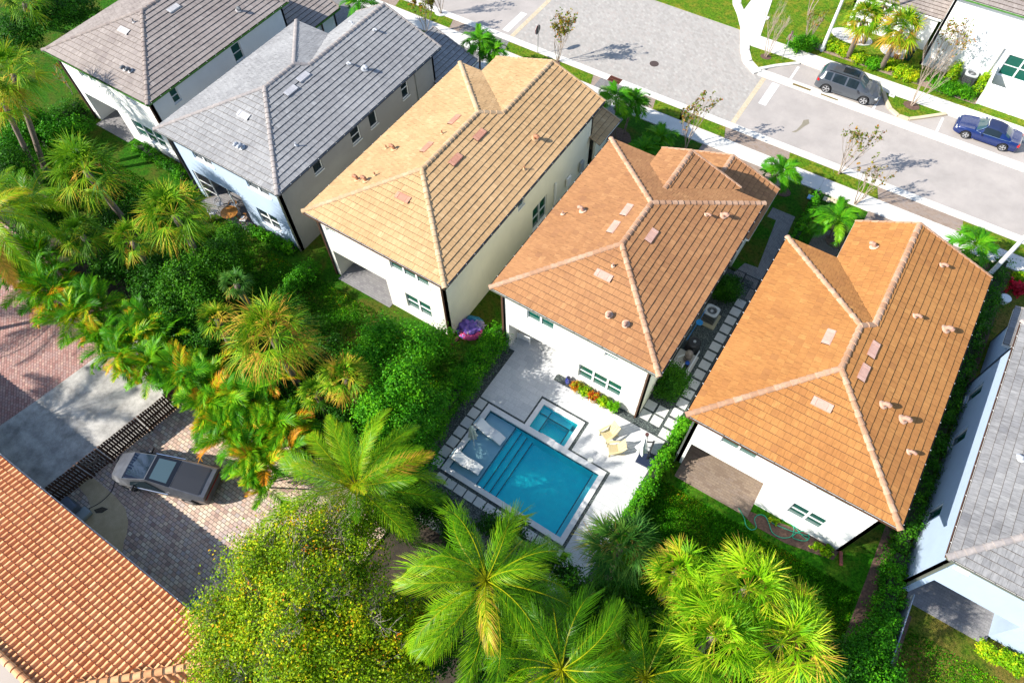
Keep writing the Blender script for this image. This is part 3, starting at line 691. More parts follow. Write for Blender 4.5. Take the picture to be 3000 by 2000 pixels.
    for (px,py,sz,kd) in vents: vent_hood(root,S,px,py,HD[k],FL[k],sz*.72,kd)
    for (px,py) in vtiles: vent_tile(root,S,px,py,VT[k])
    return root,S
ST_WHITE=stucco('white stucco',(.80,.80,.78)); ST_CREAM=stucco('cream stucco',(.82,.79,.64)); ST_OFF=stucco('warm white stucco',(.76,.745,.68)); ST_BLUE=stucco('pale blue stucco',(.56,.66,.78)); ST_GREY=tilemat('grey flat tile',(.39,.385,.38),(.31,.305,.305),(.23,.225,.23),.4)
ST_CW=stucco('light cream stucco',(.72,.70,.62)); ST_SIDE=stucco('cool white side stucco',(.74,.78,.80)); ST_BLUEGREY=stucco('blue white stucco',(.42,.52,.66))
FLOOR_GREY=pavers('grey patio pavers',[(0,(.22,.21,.22)),(.5,(.30,.29,.29)),(1,(.26,.25,.25))],(.15,.15,.15),.3,.15,0,.006)
FLOOR_BRN=pavers('brown patio pavers',[(0,(.22,.16,.12)),(.5,(.30,.23,.17)),(1,(.26,.20,.16))],(.15,.11,.09),.3,.15,0,.006)
z1=lambda x,y:(x/2.24,y/2.24)
zS=lambda x,y:(900+x/2.24,y/2.24)
zY=lambda x,y:(1750+x/3.336,350+y/3.336)
z4=lambda x,y:(1000+x/2.24,650+y/2.24)
zB=lambda x,y:(2000+x/2.24,650+y/2.24)
def low_gable(x0,x1,xr_,y0,y1,z,zr,walls=True):
    L=Slope([(x0,y0),(x0,y1),(xr_,y1),(xr_,y0)],(-1,0),z,(zr-z)/(xr_-x0),(x0,y0))
    Rr=Slope([(xr_,y0),(xr_,y1),(x1,y1),(x1,y0)],(1,0),z,(zr-z)/(x1-xr_),(x1,y0))
    d=dict(slopes=[L,Rr],caps=[((xr_,y0,zr),(xr_,y1,zr))],rakes=[((xr_,y1,zr),(x1,y1,z)),((xr_,y1,zr),(x0,y1,z))],outline=rectp(x0,x1,y0,y1),z=z)
    if walls: d['walls']=[(x1-.4,y0),(x1-.4,y1-.4),(x0+.4,y1-.4),(x0+.4,y0)]
    return d
# house with brown roof behind the pool
g1=dict(slopes=[Slope([(-10.4,30.74),(-8.52,28.72),(-8.52,32.4),(-10.4,32.4)],(-1,0),6.5,.372,(-10.4,31)),
                Slope([(-8.52,28.72),(-5.0,32.19),(-5.0,32.4),(-8.52,32.4)],(1,0),6.0,.341,(-5.0,31))],
        caps=[((-8.52,28.72,7.2),(-8.52,32.4,7.2))],rakes=[((-8.52,32.4,7.2),(-5.0,32.4,6.0)),((-8.52,32.4,7.2),(-10.4,32.4,6.5))],outline=rectp(-10.1,-5.2,31.9,32.35),z=6.0)
house('brown tiled house with cream walls behind the blue swimming pool',-13.68,-3.27,17.97,31.9,wallmat=ST_OFF,side=ST_CREAM,tile=T_BROWN,k='o',
  backholes=[(-11.48,-9.72,4.3,5.12,2,1),(-6.52,-5.65,4.6,5.0,1,1),(-7.9,-5.1,1.0,2.43,3,2)],lanai=(-12.75,-9.13,2.58,3.2),lanai_floor=None,
  gut=MT['olive'],gutr=MT['black'],front_extra=[g1,low_gable(-10.3,-3.25,-6.85,31.55,36.6,3.1,4.3)],
  vents=[(*zY(150,1440),.5,'pipe'),(*z4(1755,615),1,'hood'),(*z4(1865,675),1,'hood'),(*zS(1805,1390),1,'hood'),(*zS(1675,1410),.6,'pipe'),(*zY(1060,940),.6,'hood'),(*zY(1225,950),1,'hood')],
  vtiles=[(*z4(1720,355),),(*z4(1785,38),),(*z4(2035,95),),(*zY(285,890),)],seed=4,gl='glass_green')
# house with orange roof at the lower right
house('orange tiled white house at the lower right with a green hose at its back wall',-1.2,9.3,16.76,30.15,yg=33.35,xrg=4.65,xgl=1.7,wallmat=ST_WHITE,side=ST_SIDE,tile=T_ORANGE,k='o',
  backholes=[(.82,2.69,4.45,5.08,2,1),(5.66,7.42,4.75,5.25,2,1),(5.45,7.25,1.05,2.5,2,2)],lanai=(-.35,4.0,2.75,3.6,.9),lanai_floor=FLOOR_BRN,
  gut=MT['bronze'],gutr=MT['black'],
  vents=[(*zB(1250,170),1,'hood'),(*zB(1695,290),.7,'hood'),(*zB(1520,622),.7,'hood'),(*zB(1720,710),1.1,'hood'),(*zB(1310,1205),1,'hood'),(*zB(1440,1300),1.1,'hood'),(*zB(1480,1512),.7,'hood')],
  vtiles=[(*zB(955,758),),(*zB(1250,842),),(*zB(1185,992),),(*zB(912,1200),)],seed=5)
# tan house
lowA=dict(slopes=[Slope([(-19.0,34.0),(-15.35,34.0),(-15.35,37.0),(-19.0,37.0)],(1,0),3.0,.346,(-15.35,34.0))],rakes=[((-15.35,37.0,3.0),(-19.0,37.0,4.26))],outline=rectp(-19,-15.37,34.9,36.95),z=3.0,walls=[(-15.9,34.5),(-15.9,36.5),(-18.8,36.5),(-18.8,34.5)])
house('tan tiled cream house in the middle of the row',-26.28,-15.73,16.61,32.98,yg=34.8,xrg=-19.9,xgl=-24.45,wallmat=ST_CW,side=ST_CREAM,tile=T_TAN,k='t',
  backholes=[(-20.22,-17.35,4.33,5.08,3,1),(-25.2,-24.4,4.6,5.0,1,1),(-19.54,-17.6,.85,2.35,2,2)],lanai=(-25.3,-20.95,2.62,3.4,.35),lanai_floor=FLOOR_GREY,
  rightholes=[(26.65,28.45,.6,2.7,2,2),(24.88,25.63,4.35,4.95,1,1)],gut=MT['bronze'],gutr=MT['black'],front_extra=[lowA],
  vents=[(*zS(570,985),1,'hood'),(*zS(520,978),.5,'pipe'),(*zS(885,882),.5,'pipe'),(*zS(1493,915),1.1,'hood'),(*zS(1425,1115),.5,'pipe'),(*zS(330,1185),1,'hood'),(*zS(385,1192),1,'hood'),(*zS(445,1155),.5,'pipe')],
  vtiles=[(*zS(965,790),),(*zS(785,970),),(*zS(1132,890),),(*zS(975,1052),),(*zS(628,1300),)],seed=6)
# grey house
lowB=dict(slopes=[Slope([(-32.0,33.0),(-27.9,33.0),(-27.9,37.2),(-32.0,37.2)],(1,0),3.0,.346,(-27.9,33.0))],rakes=[((-27.9,37.2,3.0),(-32.0,37.2,4.42))],outline=rectp(-32,-27.92,33.6,37.15),z=3.0,walls=[(-28.5,33.2),(-28.5,36.7),(-31.8,36.7),(-31.8,33.2)])
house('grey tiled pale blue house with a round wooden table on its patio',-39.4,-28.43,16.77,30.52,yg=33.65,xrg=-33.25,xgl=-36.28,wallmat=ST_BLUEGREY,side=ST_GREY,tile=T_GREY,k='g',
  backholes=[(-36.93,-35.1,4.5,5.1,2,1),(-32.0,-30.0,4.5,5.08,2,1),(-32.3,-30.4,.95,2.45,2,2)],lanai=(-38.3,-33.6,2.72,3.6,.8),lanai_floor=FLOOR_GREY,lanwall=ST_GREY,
  rightholes=[(29.45,30.2,4.15,5.65,1,2),(25.85,26.65,4.2,5.35,1,1),(23.95,24.85,4.2,5.35,1,2),(20.22,21.05,4.55,5.45,1,1)],gut=MT['steel'],gutr=plain('navy gutter',(.025,.035,.06),.5),front_extra=[lowB],
  vents=[(*z1(1565,960),1,'hood'),(*z1(1590,972),1,'hood'),(*z1(1945,960),.5,'pipe'),(*zS(375,460),1.1,'hood'),(*zS(270,425),.6,'hood'),(*zS(440,205),.6,'hood'),(*zS(300,165),.6,'hood')],
  vtiles=[(*z1(1600,760),),(*z1(1910,600),),(*z1(1990,510),)],seed=7,gl='glass_dark')
# taupe house with green fascia
house('taupe tiled white house with green painted eaves at the upper left',-52.7,-41.58,18.16,32.04,wallmat=ST_WHITE,side=ST_SIDE,tile=T_TAUPE,k='p',
  backholes=[(-50.1,-48.2,4.62,5.2,2,1),(-44.95,-44.1,4.75,5.05,1,1),(-46.4,-43.1,.85,2.48,3,2)],lanai=(-51.45,-47.65,2.67,3.4,.6),lanai_floor=FLOOR_GREY,
  rightholes=[(26.1,26.98,4.15,5.5,1,2),(20.2,20.85,4.5,5.55,1,2)],gut=MT['green_trim'],facia=MT['green_trim'],front_extra=[low_gable(-49.0,-41.2,-45.1,31.7,36.6,3.2,4.55)],
  vents=[(*z1(1565,75),1,'hood'),(*z1(825,458),1,'hood'),(*z1(858,470),1,'hood'),(*z1(880,152),.5,'pipe')],vtiles=[(*z1(815,205),),(*z1(1140,60),)],seed=8)
# pale house at the right edge
low6=dict(slopes=[Slope([(11.9,32.2),(14.5,32.2),(14.5,35.2),(11.9,35.2)],(-1,0),3.0,.3,(11.9,32.2))],rakes=[((11.9,35.2,3.0),(14.5,35.2,3.78))],outline=rectp(11.93,14.5,32.2,35.15),z=3.0,walls=[(14.3,34.9),(12.3,34.9),(12.3,32.2)])
house('pale grey tiled house with blue white walls at the right edge',11.36,22.4,16.66,31.3,wallmat=ST_BLUEGREY,side=ST_BLUEGREY,tile=T_LGREY,k='g',ow=.5,ob=.45,
  backholes=[(12.25,12.85,4.75,5.05,1,1)],lanai=(12.4,16.3,2.62,3.6,.5),lanai_floor=FLOOR_GREY,
  leftholes=[(20.7,21.5,.65,2.3,1,1),(25.7,26.6,.5,2.2,1,1),(28.95,29.8,.5,2.3,1,1)],gut=MT['olive'],gutr=MT['bronze'],vents=[(*zB(2215,1560),.8,'hood')],front_extra=[low6],seed=9,gl='glass_green')
# far side building
h7,S7=house('big plain white house across the street with green eaves',.35,16,59.0,74,ow=.5,ob=.42,wallmat=ST_WHITE,tile=T_TAUPE,k='p',backholes=[(6.3,8.6,1.2,2.95,2,2)],
  gut=MT['green_trim'],facia=MT['white'],seed=11,gl='glass_green',
  front_extra=[dict(slopes=[Slope([(-6.5,61.0),(.75,61.0),(.75,70),(-6.5,70)],(0,-1),3.0,.25,(.75,61.0))],outline=rectp(-6.5,.74,61.0,70),z=3.0,walls=[(-6.1,70),(-6.1,61.4),(.6,61.4)],rakes=[((.78,61,3.02),(.78,70,5.27))])])
downspout(h7,5.75,59.36,0,3.3,MT['steel'])
HO=[o for o in bpy.data.objects if o.get('category')=='house']
def hs(word): return [o for o in HO if word in o['label']][0]
# downspouts of the row
t=hs('swimming pool'); downspout(t,-13.1,18.30,0,5.75,MT['bronze'],top=(-13.1,18.0)); downspout(t,-3.9,18.30,0,5.75,MT['bronze'],top=(-3.9,18.0))
t=hs('tan tiled'); downspout(t,-16.35,16.95,0,5.75,MT['brown'],foot=(.1,-.35),top=(-16.35,16.65)); downspout(t,-25.65,16.95,0,5.75,MT['brown'],top=(-25.65,16.65)); downspout(t,-16.1,35.6,0,2.8,MT['black'],top=(-16.1,36.2))
t=hs('round wooden'); downspout(t,-29.05,17.10,0,5.75,MT['olive'],top=(-29.05,16.8)); downspout(t,-38.8,17.10,0,5.75,MT['black'],top=(-38.8,16.8))
t=hs('green painted'); downspout(t,-52.1,18.50,0,5.75,MT['brown'],top=(-52.1,18.2)); downspout(t,-42.1,18.48,0,5.75,MT['brown'],top=(-42.1,18.2)); downspout(t,-41.5,34.5,0,3,MT['brown'])
t=hs('right edge'); downspout(t,11.94,17.02,0,5.75,MT['olive'],top=(11.9,16.8))
t=hs('lower right'); downspout(t,-.75,17.1,0,5.75,MT['steel'],top=(-.75,16.8)); MB().box((8.95,16.85,.08),(.16,.75,.10),R(20)).build('downspout_foot',plain('red brown splash spout',(.22,.06,.04),.6),t)
# sliding screen door in the patio of the grey house
t=hs('round wooden'); mb=MB()
for x in (-38.2,-36.75,-35.0): mb.box((x,17.28,1.35),(.07,.07,2.65))
for z in (.95,1.75): mb.b2(-38.2,-36.75,17.26,17.30,z-.03,z+.03)
mb.b2(-38.2,-35.0,17.25,17.31,2.6,2.67)
mb.build('screen_frame',MT['frame'],t)
# meter boxes and conduits on the shaded wall of the tan house
t=hs('tan tiled'); mb=MB(); mb.box((-16.13,29.4,1.7),(.12,.10,2.4)); mb.build('conduit',MT['white'],t)
MB().box((-16.12,31.2,1.6),(.14,.5,.7)).build('utility_box',MT['white'],t); MB().box((-16.1,33.0,1.5),(.18,.4,.9)).build('utility_box',plain('grey meter box',(.35,.37,.38),.5),t)
t=hs('round wooden'); MB().box((-28.9,31.0,4.3),(.05,.05,2.6)).build('conduit',MT['steel'],t)

# ------------------------------------------------------------------ neighbour's barrel tiled house
def barrel_roof():
    root=thing('house','house with a curved orange clay tile roof in the lower left corner','house',(0,0,0))
    X0,X1,Y0,Y1,z0,s=-46.0,-12.9,-3.30,-14.5,2.8,.33
    CL=N_=None
    m,nt,b=nodes('clay barrel tile'); at_=N(nt,'Attribute',attribute_name='tint'); col=ramp(nt,at_.outputs['Fac'],[(0,(.62,.25,.10)),(.5,(.76,.35,.15)),(1,(.86,.46,.22))])
    v=coords(nt); f=tnoise(nt,v,5,5,.7); col=mixc(nt,ramp(nt,f,[(.5,(0,0,0)),(.75,(.5,.5,.5))]),col,(.42,.15,.08)); nt.links.new(col,b.inputs['Base Color']); b.inputs['Roughness'].default_value=.8
    tw,ex=.30,.37; V=[];Fq=[];T=[]; h=(Y0-Y1)/2; rr=random.Random(5)
    prof=[(0,0),(.08,.06),(.18,.10),(.32,.125),(.46,.10),(.56,.06),(.64,0),(.82,-.03),(1,0)]
    def field(axis,sgn):
        # axis 0: eave along x at Y0/Y1 ; axis 1: eave along y at X1
        L0,L1=(X0,X1) if axis==0 else (Y1,Y0)
        nrow=int(h/ex)+1; nt_=int((L1-L0)/tw)+1
        for r in range(nrow):
            d0,d1=r*ex,min((r+1)*ex+.03,h)
            for c in range(nt_):
                u=L0+c*tw; uc=u+tw/2
                dist=min(uc-L0,L1-uc) if axis==0 else min(uc-L0,L1-uc)
                if axis==0 and (L1-uc)<d0-.05: continue
                if axis==1 and min(uc-L0,L1-uc)<d0-.05: continue
                tn=min(1,max(0,rr.gauss(.55,.2))); o=len(V); jz=rr.uniform(-.008,.008)
                for (dd,lf) in ((d0,.05),(d1,.0)):
                    for (a,zz) in prof:
                        uu=u+a*tw; sc=1.0 if dd==d0 else .9
                        z=z0+s*dd+zz*sc+lf+.02+jz
                        V.append((uu,Y0-dd,z) if (axis==0 and sgn>0) else ((uu,Y1+dd,z) if axis==0 else (X1-dd,uu,z)))
                k=len(prof)
                for j in range(k-1):
                    q=(o+j,o+j+1,o+k+j+1,o+k+j); Fq.append(q if not(axis==0 and sgn>0) else q[::-1]); T.append(tn)
                o2=len(V)
                for (a,zz) in prof:
                    uu=u+a*tw; z=z0+s*d0+.0+jz-.02
                    V.append((uu,Y0-d0,z) if (axis==0 and sgn>0) else ((uu,Y1+d0,z) if axis==0 else (X1-d0,uu,z)))
                for j in range(k-1): Fq.append((o+j,o2+j,o2+j+1,o+j+1)); T.append(tn*.6)
    field(0,1); field(1,1)
    rf=npmesh('roof',np.array(V),np.array(Fq),T,m,root,smooth=False)
    zr=z0+s*h; ym=(Y0+Y1)/2
    def roll(p,q,seed):
        rr=random.Random(seed); mb=MB(); p=Vector(p);q=Vector(q);d=q-p;T_=d.length;n=round(T_/.42);d.normalize(); r_=d.cross(Vector((0,0,1))).normalized();u=r_.cross(d)
        for i in range(n):
            a=p+d*(T_*i/n);b=p+d*(T_*(i+1)/n+.05);vs=[];k=9
            for (c,rad,lf) in ((a,.17,.07),(b,.14,.03)):
                for j in range(k): t=math.pi*j/(k-1); vs.append(c+r_*math.cos(t)*rad+u*(math.sin(t)*rad+lf))
            mb.add(vs,[(j,j+1,k+j+1,k+j) for j in range(k-1)]+[tuple(range(k-1,-1,-1)),tuple(range(k,2*k))],0,rr.uniform(.4,1))
        return mb.build('ridge_tiles',m,rf)
    roll((X1,Y0,z0+.06),(X1-h,ym,zr+.06),1); roll((X1-h,ym,zr+.06),(X0,ym,zr+.06),2); roll((X1,Y1,z0+.06),(X1-h,ym,zr+.06),3)
    mb=MB(); mb.add([(X0,Y0,z0-.02),(X1,Y0,z0-.02),(X1,Y1,z0-.02),(X0,Y1,z0-.02),(X0,ym,zr-.03),(X1-h,ym,zr-.03)],[(0,4,5,1),(1,5,2),(3,2,5,4),(0,1,2,3),(0,3,4)]); mb.build('roof_deck',MT['brown'],root)
    wm=stucco('tan stucco',(.5,.42,.32)); mb=MB(); a,b_,c,d=X0+.5,X1-.5,Y1+.5,Y0-.5
    wall_panel(mb,(a,c),(b_,c),-.12,z0-.03,[]);wall_panel(mb,(b_,c),(b_,d),-.12,z0-.03,[]);wall_panel(mb,(b_,d),(a,d),-.12,z0-.03,[]);wall_panel(mb,(a,d),(a,c),-.12,z0-.03,[]); mb.build('wall',wm,root)
    gutter(root,[((X1+.0,Y0+.0),(X0,Y0+.0))],MT['steel'],MT['white'],z=2.73)
barrel_roof()
COB=pavers('cobbled pavers',[(0,(.34,.22,.19)),(.18,(.62,.43,.32)),(.36,(.50,.39,.36)),(.55,(.76,.60,.43)),(.75,(.55,.37,.30)),(.9,(.80,.68,.52)),(1,(.44,.37,.36))],(.16,.13,.10),.27,.205,R(0),.016,noise=.12,smooth=.3)
PINK=pavers('pink pavers',[(0,(.34,.17,.15)),(.35,(.48,.26,.22)),(.7,(.42,.27,.25)),(1,(.58,.37,.30))],(.14,.09,.07),.24,.16,R(38),.012,noise=.25)
slab('driveway',[(-28.35,-3.6),(-12,-3.6),(-12,5.5),(-20,6.2),(-27.0,5.5)],.01,COB)
slab('driveway',[(-60,-9),(-35.6,-9),(-34.6,-2),(-33.6,7),(-60,8)],.006,PINK)
DRC=asphalt('stained concrete',(.60,.57,.52),(.20,.19,.175),1.1,.35)
slab('concrete_drive',[(-35.6,-4.5),(-28.5,-4.5),(-27.2,5.0),(-33.8,6.5),(-34.75,.0)],.012,DRC)
WK=asphalt('tan walkway concrete',(.66,.50,.30),(.50,.36,.20),2.0,.3)
cur=[(225,1418),(262,1390),(300,1420),(340,1455),(368,1490),(376,1530),(372,1560),(362,1590),(358,1620),(330,1600),(250,1528),(262,1505),(265,1480),(255,1455)]
slab('walkway',[at2(*p) for p in cur],.022,WK)
MB().prism([at2(*p) for p in [(365,1548),(395,1542),(412,1552),(400,1566),(378,1568)]] if False else [at2(275,1493),(at2(300,1484)),at2(318,1490),at2(300,1502),at2(282,1503)],.0225,.0235).build('dirt_patch',plain('dark dirt',(.10,.075,.05),.95,var=.5,scale=12),kind='structure')
# fence of dark pickets with rails seen from the inside, and a braced gate
wood=plain('dark stained wood',(.095,.045,.028),.8,c2=(.045,.022,.015),scale=6,bumps=.5,bscale=30); woodg=plain('weathered grey wood',(.20,.165,.14),.85,c2=(.11,.09,.08),scale=5,bumps=.4)
def fence_run(name,label,p,q,hgt=1.8,grey=False):
    root=thing(name,label,'fence' if name!='wooden_gate' else 'gate',(p[0],p[1],0)); p=Vector(p);q=Vector(q);L=(q-p).length;d=(q-p)/L;n=Vector((d.y,-d.x))
    A=lambda u,o,z:(d.x*u+n.x*o,d.y*u+n.y*o,z)
    mb=MB(); k=int(L/.155); ang=math.atan2(d.y,d.x)
    for i in range(k): mb.box(A((i+.5)*L/k,0,hgt/2+rng.uniform(-.02,.02)),(.125,.022,hgt),ang,0,rng.random())
    mb.build('pickets',wood,root)
    for z in (.35,1.0,1.55):
        r=MB(); r.bar(A(0,.035,z),A(L,.035,z),.045,.09); r.build('rail',woodg if grey else wood,root)
    for u in ([0.05,L-.05] if L<3 else [0.05,L/2,L-.05]):
        r=MB(); r.box(A(u,.09,hgt/2+.05),(.1,.1,hgt+.1),ang); r.build('post',wood,root)
    return root,A,L
P0,P1=(-28.33,-3.45),(-27.05,4.6)
def lp(t): return (P0[0]+(P1[0]-P0[0])*t,P0[1]+(P1[1]-P0[1])*t)
fence_run('wooden_fence','dark picket fence section beside the concrete drive, end under the palms',lp(.71),lp(1))
fence_run('wooden_fence','dark picket fence section between the gate and the far section',lp(.405),lp(.70))
g,A,L=fence_run('wooden_gate','weathered wooden gate with a cross brace beside the tan walkway',lp(.25),lp(.395),grey=True)
b=MB(); b.bar(A(.06,.07,.35),A(L-.06,.07,1.55),.09,.04); b.bar(A(.06,.075,1.55),A(L-.06,.075,.35),.09,.04); b.build('brace',woodg,g)
fence_run('wooden_fence','short dark picket fence section against the clay tiled house',lp(0),lp(.24))
tag(MB().box((*at2(492,1147),.5),(.12,1.5,1.1),R(58),rx=0).build('leaning_board',plain('weathered white board',(.6,.6,.58),.6,var=.3),None),'weathered white panel leaning by the end of the dark fence','panel')
# hose, bin, tarp by the clay tiled house
hose=MB(); hp=[(520,1150,.04),(470,1200,.03),(410,1265,.03),(372,1300,.03),(350,1335,.03),(340,1375,.03),(338,1405,.03),(325,1440,.03),(295,1470,.03),(262,1488,.04),(235,1500,.2)]
def smoothpts(P,n=6):
    out=[];P=[Vector(p) for p in P]
    for i in range(len(P)-1):
        p0=P[max(i-1,0)];p1=P[i];p2=P[i+1];p3=P[min(i+2,len(P)-1)]
        for j in range(n):
            t=j/n; out.append(.5*((2*p1)+(-p0+p2)*t+(2*p0-5*p1+4*p2-p3)*t*t+(-p0+3*p1-3*p2+p3)*t**3))
    out.append(P[-1]); return out
tag(hose.tube(smoothpts([at(*p) for p in hp]),.022,6).build('cable',MT['black']),'long black cable curving over the cobbled driveway past the pickup','cable')
x,y,_=at(222,1490); t=thing('pool_heater','grey rounded equipment case against the clay tiled house','equipment',(x,y,0),R(-4))
MB().box((0,0,.45),(1.0,.55,.8)).build('body',plain('blue grey plastic',(.10,.12,.15),.4),t,bevel=.12); MB().box((.75,.1,.2),(.6,.7,.35)).build('base',plain('pale grey plastic',(.30,.33,.33),.5),t,bevel=.08)
x,y,_=at(592,1790); mb=MB(); rr=random.Random(3)
def lumpy(mb,cx,cy,cz,rx,ry,rz_,seed,n1=22,n2=12,amp=.22,m=0,fq=2.2):
    vs=[];fs=[]
    for i in range(n2+1):
        for j in range(n1):
            ph=math.pi/2*i/n2; th=2*math.pi*j/n1; d=Vector((math.cos(th)*math.cos(ph),math.sin(th)*math.cos(ph),math.sin(ph)))
            k=1+amp*mnoise.noise(d*fq+Vector((seed,0,0)))+amp*.6*mnoise.noise(d*fq*3+Vector((0,seed,0)))
            vs.append((cx+d.x*rx*k,cy+d.y*ry*k,cz+d.z*rz_*k))
    for i in range(n2):
        for j in range(n1): fs.append((i*n1+j,i*n1+(j+1)%n1,(i+1)*n1+(j+1)%n1,(i+1)*n1+j))
    mb.add(vs,fs,m)
lumpy(mb,0,0,0,.75,.6,.7,3); o=mb.build('tarpaulin',plain('blue tarpaulin',(.01,.10,.42),.35,var=.3),smooth=True); o.location=(x,y,0); tag(o,'bright blue tarpaulin heaped under the big oak by the clay tiled roof','tarpaulin')

# ------------------------------------------------------------------ vehicles
def lerp_table(tab,x):
    for (a,b) in zip(tab[:-1],tab[1:]):
        if a[0]<=x<=b[0]:
            t=(x-a[0])/(b[0]-a[0]+1e-9); t=t*t*(3-2*t) if len(a)>2 and a[2]==1 else t; return a[1]+(b[1]-a[1])*t
    return tab[0][1] if x<tab[0][0] else tab[-1][1]
def car(label,loc,rz,L,top,belt,width,roofw,wheels,wr,paint,win_x,side_x,sun=None,chrome=False,ghost=None,roofmat=None,roof_x=None,tail=None,rim='silver',screen_y=.86):
    """front at +x, length L centred; top/belt/width/roofw are profiles along x"""
    root=thing('parked_car',label,'car',loc,rz)
    n=72; xs=[-L/2+L*i/n for i in range(n+1)]; rings=[]
    for x in xs:
        bz=lerp_table(belt,x); tz=max(lerp_table(top,x),bz+.01); w=lerp_table(width,x)/2; rw=min(lerp_table(roofw,x)/2,w); zb=.24
        for wx in wheels:
            dx=abs(x-wx)
            if dx<wr+.07: zb=max(zb,wr+math.sqrt((wr+.07)**2-dx*dx))
        zb=min(zb,bz-.12)
        cab=tz-bz>.08
        pts=[(w*.96,zb),(w,max(zb+.02,min(.5,bz-.1))),(w*1.0,max(bz-.22,zb+.05)),(w*.97,bz-.04),(w*.93,bz)]
        if cab: pts+=[(rw+(w*.93-rw)*.06,tz-.075),(rw*.9,tz-.02),(rw*.55,tz),(0,tz+.012)]
        else: pts+=[(w*.86,bz+(tz-bz)*.5+.02),(w*.7,bz+.035),(w*.4,bz+.05),(0,bz+.055)]
        rings.append(pts)
    k=len(rings[0]); 
    def mirror(p): return [(y,z) for (y,z) in p]+[(-y,z) for (y,z) in p[-2::-1]]
    full=[mirror(p) for p in rings]; K2=len(full[0]); mb=MB()
    vs=[(xs[i],y,z) for i in range(n+1) for (y,z) in full[i]]
    fs=[(i*K2+j,i*K2+j+1,(i+1)*K2+j+1,(i+1)*K2+j) for i in range(n) for j in range(K2-1)]
    fs+=[(i*K2,(i+1)*K2,(i+1)*K2+K2-1,i*K2+K2-1) for i in range(n)]
    fs.append(tuple(range(K2-1,-1,-1))); fs.append(tuple(n*K2+j for j in range(K2)))
    mi=[0]*len(fs)
    body=MB(); body.add(vs,fs); ob=body.build('body',paint,root,smooth=True)
    try: ob.data.set_sharp_from_angle(angle=R(35))
    except Exception: pass
    def patch(name,x0,x1,j0,j1,mat,off=.008,parent=root):
        mb=MB(); ii=[i for i in range(n+1) if x0<=xs[i]<=x1]
        if len(ii)<2: return
        V=[];
        for i in ii:
            for j in range(j0,j1+1):
                y,z=full[i][j]; yc=0; c=Vector((0,z-.9)); 
                ny=math.copysign(1,y) if abs(y)>.05 else 0
                V.append((xs[i],y+(off*1.2*ny if j<k-3 or j>K2-k+2 else 0),z+off))
        m_=j1-j0+1
        mb.add(V,[(a*m_+b,a*m_+b+1,(a+1)*m_+b+1,(a+1)*m_+b) for a in range(len(ii)-1) for b in range(m_-1)])
        return mb.build(name,mat,parent,smooth=True)
    gm=MT['glass_dark']; 
    for (a,b) in win_x: patch('windscreen' if a>0 else 'rear_window',a,b,5,K2-6,plain('tinted screen',(.03,.07,.08),.04,spec=1))
    for (a,b) in side_x:
        patch('side_window',a,b,4,5,gm,.012); patch('side_window',a,b,K2-6,K2-5,gm,.012)
    if sun: patch('sunroof',sun[0],sun[1],7,K2-8,gm,.012)
    if roof_x: patch('soft_top',roof_x[0],roof_x[1],5,K2-6,roofmat,.014)
    tyre=plain('tyre rubber',(.015,.015,.016),.8); rimm=plain('alloy rim',(.62,.62,.64),.3,metal=.7)
    for wx in wheels:
        for s in (1,-1):
            yy=(lerp_table(width,wx)/2-.11)*s; mb=MB()
            prof=[(wr-.11,-.11),(wr-.02,-.11),(wr,-.08),(wr,.08),(wr-.02,.11),(wr-.11,.11)]; q=24; V=[];Fq=[]
            for j in range(q):
                t=2*math.pi*j/q
                for (r_,o) in prof: V.append((wx+math.cos(t)*r_,yy+o,wr+math.sin(t)*r_))
            P_=len(prof); Fq=[(j*P_+i,j*P_+i+1,((j+1)%q)*P_+i+1,((j+1)%q)*P_+i) for j in range(q) for i in range(P_-1)]
            w_=mb.add(V,Fq).build('wheel',tyre,root,smooth=True)
            rm=MB(); yo=yy+.095*s
            rm.tube([(wx,yo-.06*s,wr),(wx,yo-.05*s,wr)],[wr-.1,wr-.1],20,1)
            for i in range(5):
                t=2*math.pi*i/5+.3
                for dt in (-.13,.13): rm.bar((wx+math.cos(t)*.05,yo,wr+math.sin(t)*.05),(wx+math.cos(t+dt)*(wr-.11),yo,wr+math.sin(t+dt)*(wr-.11)),.035,.035)
            rm.tube([(wx,yo-.03*s,wr),(wx,yo+.012*s,wr)],[.06,.05],12)
            ringp=[(wx+math.cos(2*math.pi*i/24)*(wr-.11),yo,wr+math.sin(2*math.pi*i/24)*(wr-.11)) for i in range(25)]; rm.tube(ringp,.018,6)
            rm.build('rim',[rimm,MT['black']],w_)
    return root,xs,full,patch
SUVP=plain('graphite car paint',(.075,.085,.10),.25,metal=.25,coat=.6); BLUEP=plain('deep blue car paint',(.006,.022,.12),.25,metal=.15,coat=.6)
RED=plain('red tail lamp',(.55,.01,.01),.15); AMB=plain('clear head lamp',(.5,.52,.52),.1); CHR=plain('chrome strip',(.75,.76,.78),.15,metal=1)
def mirrors(root,x,y,z,paint):
    for s in (1,-1):
        mb=MB(); mb.box((x,(y+.12)*s,z),(.12,.24,.15)); mb.build('mirror',paint,root,bevel=.04)
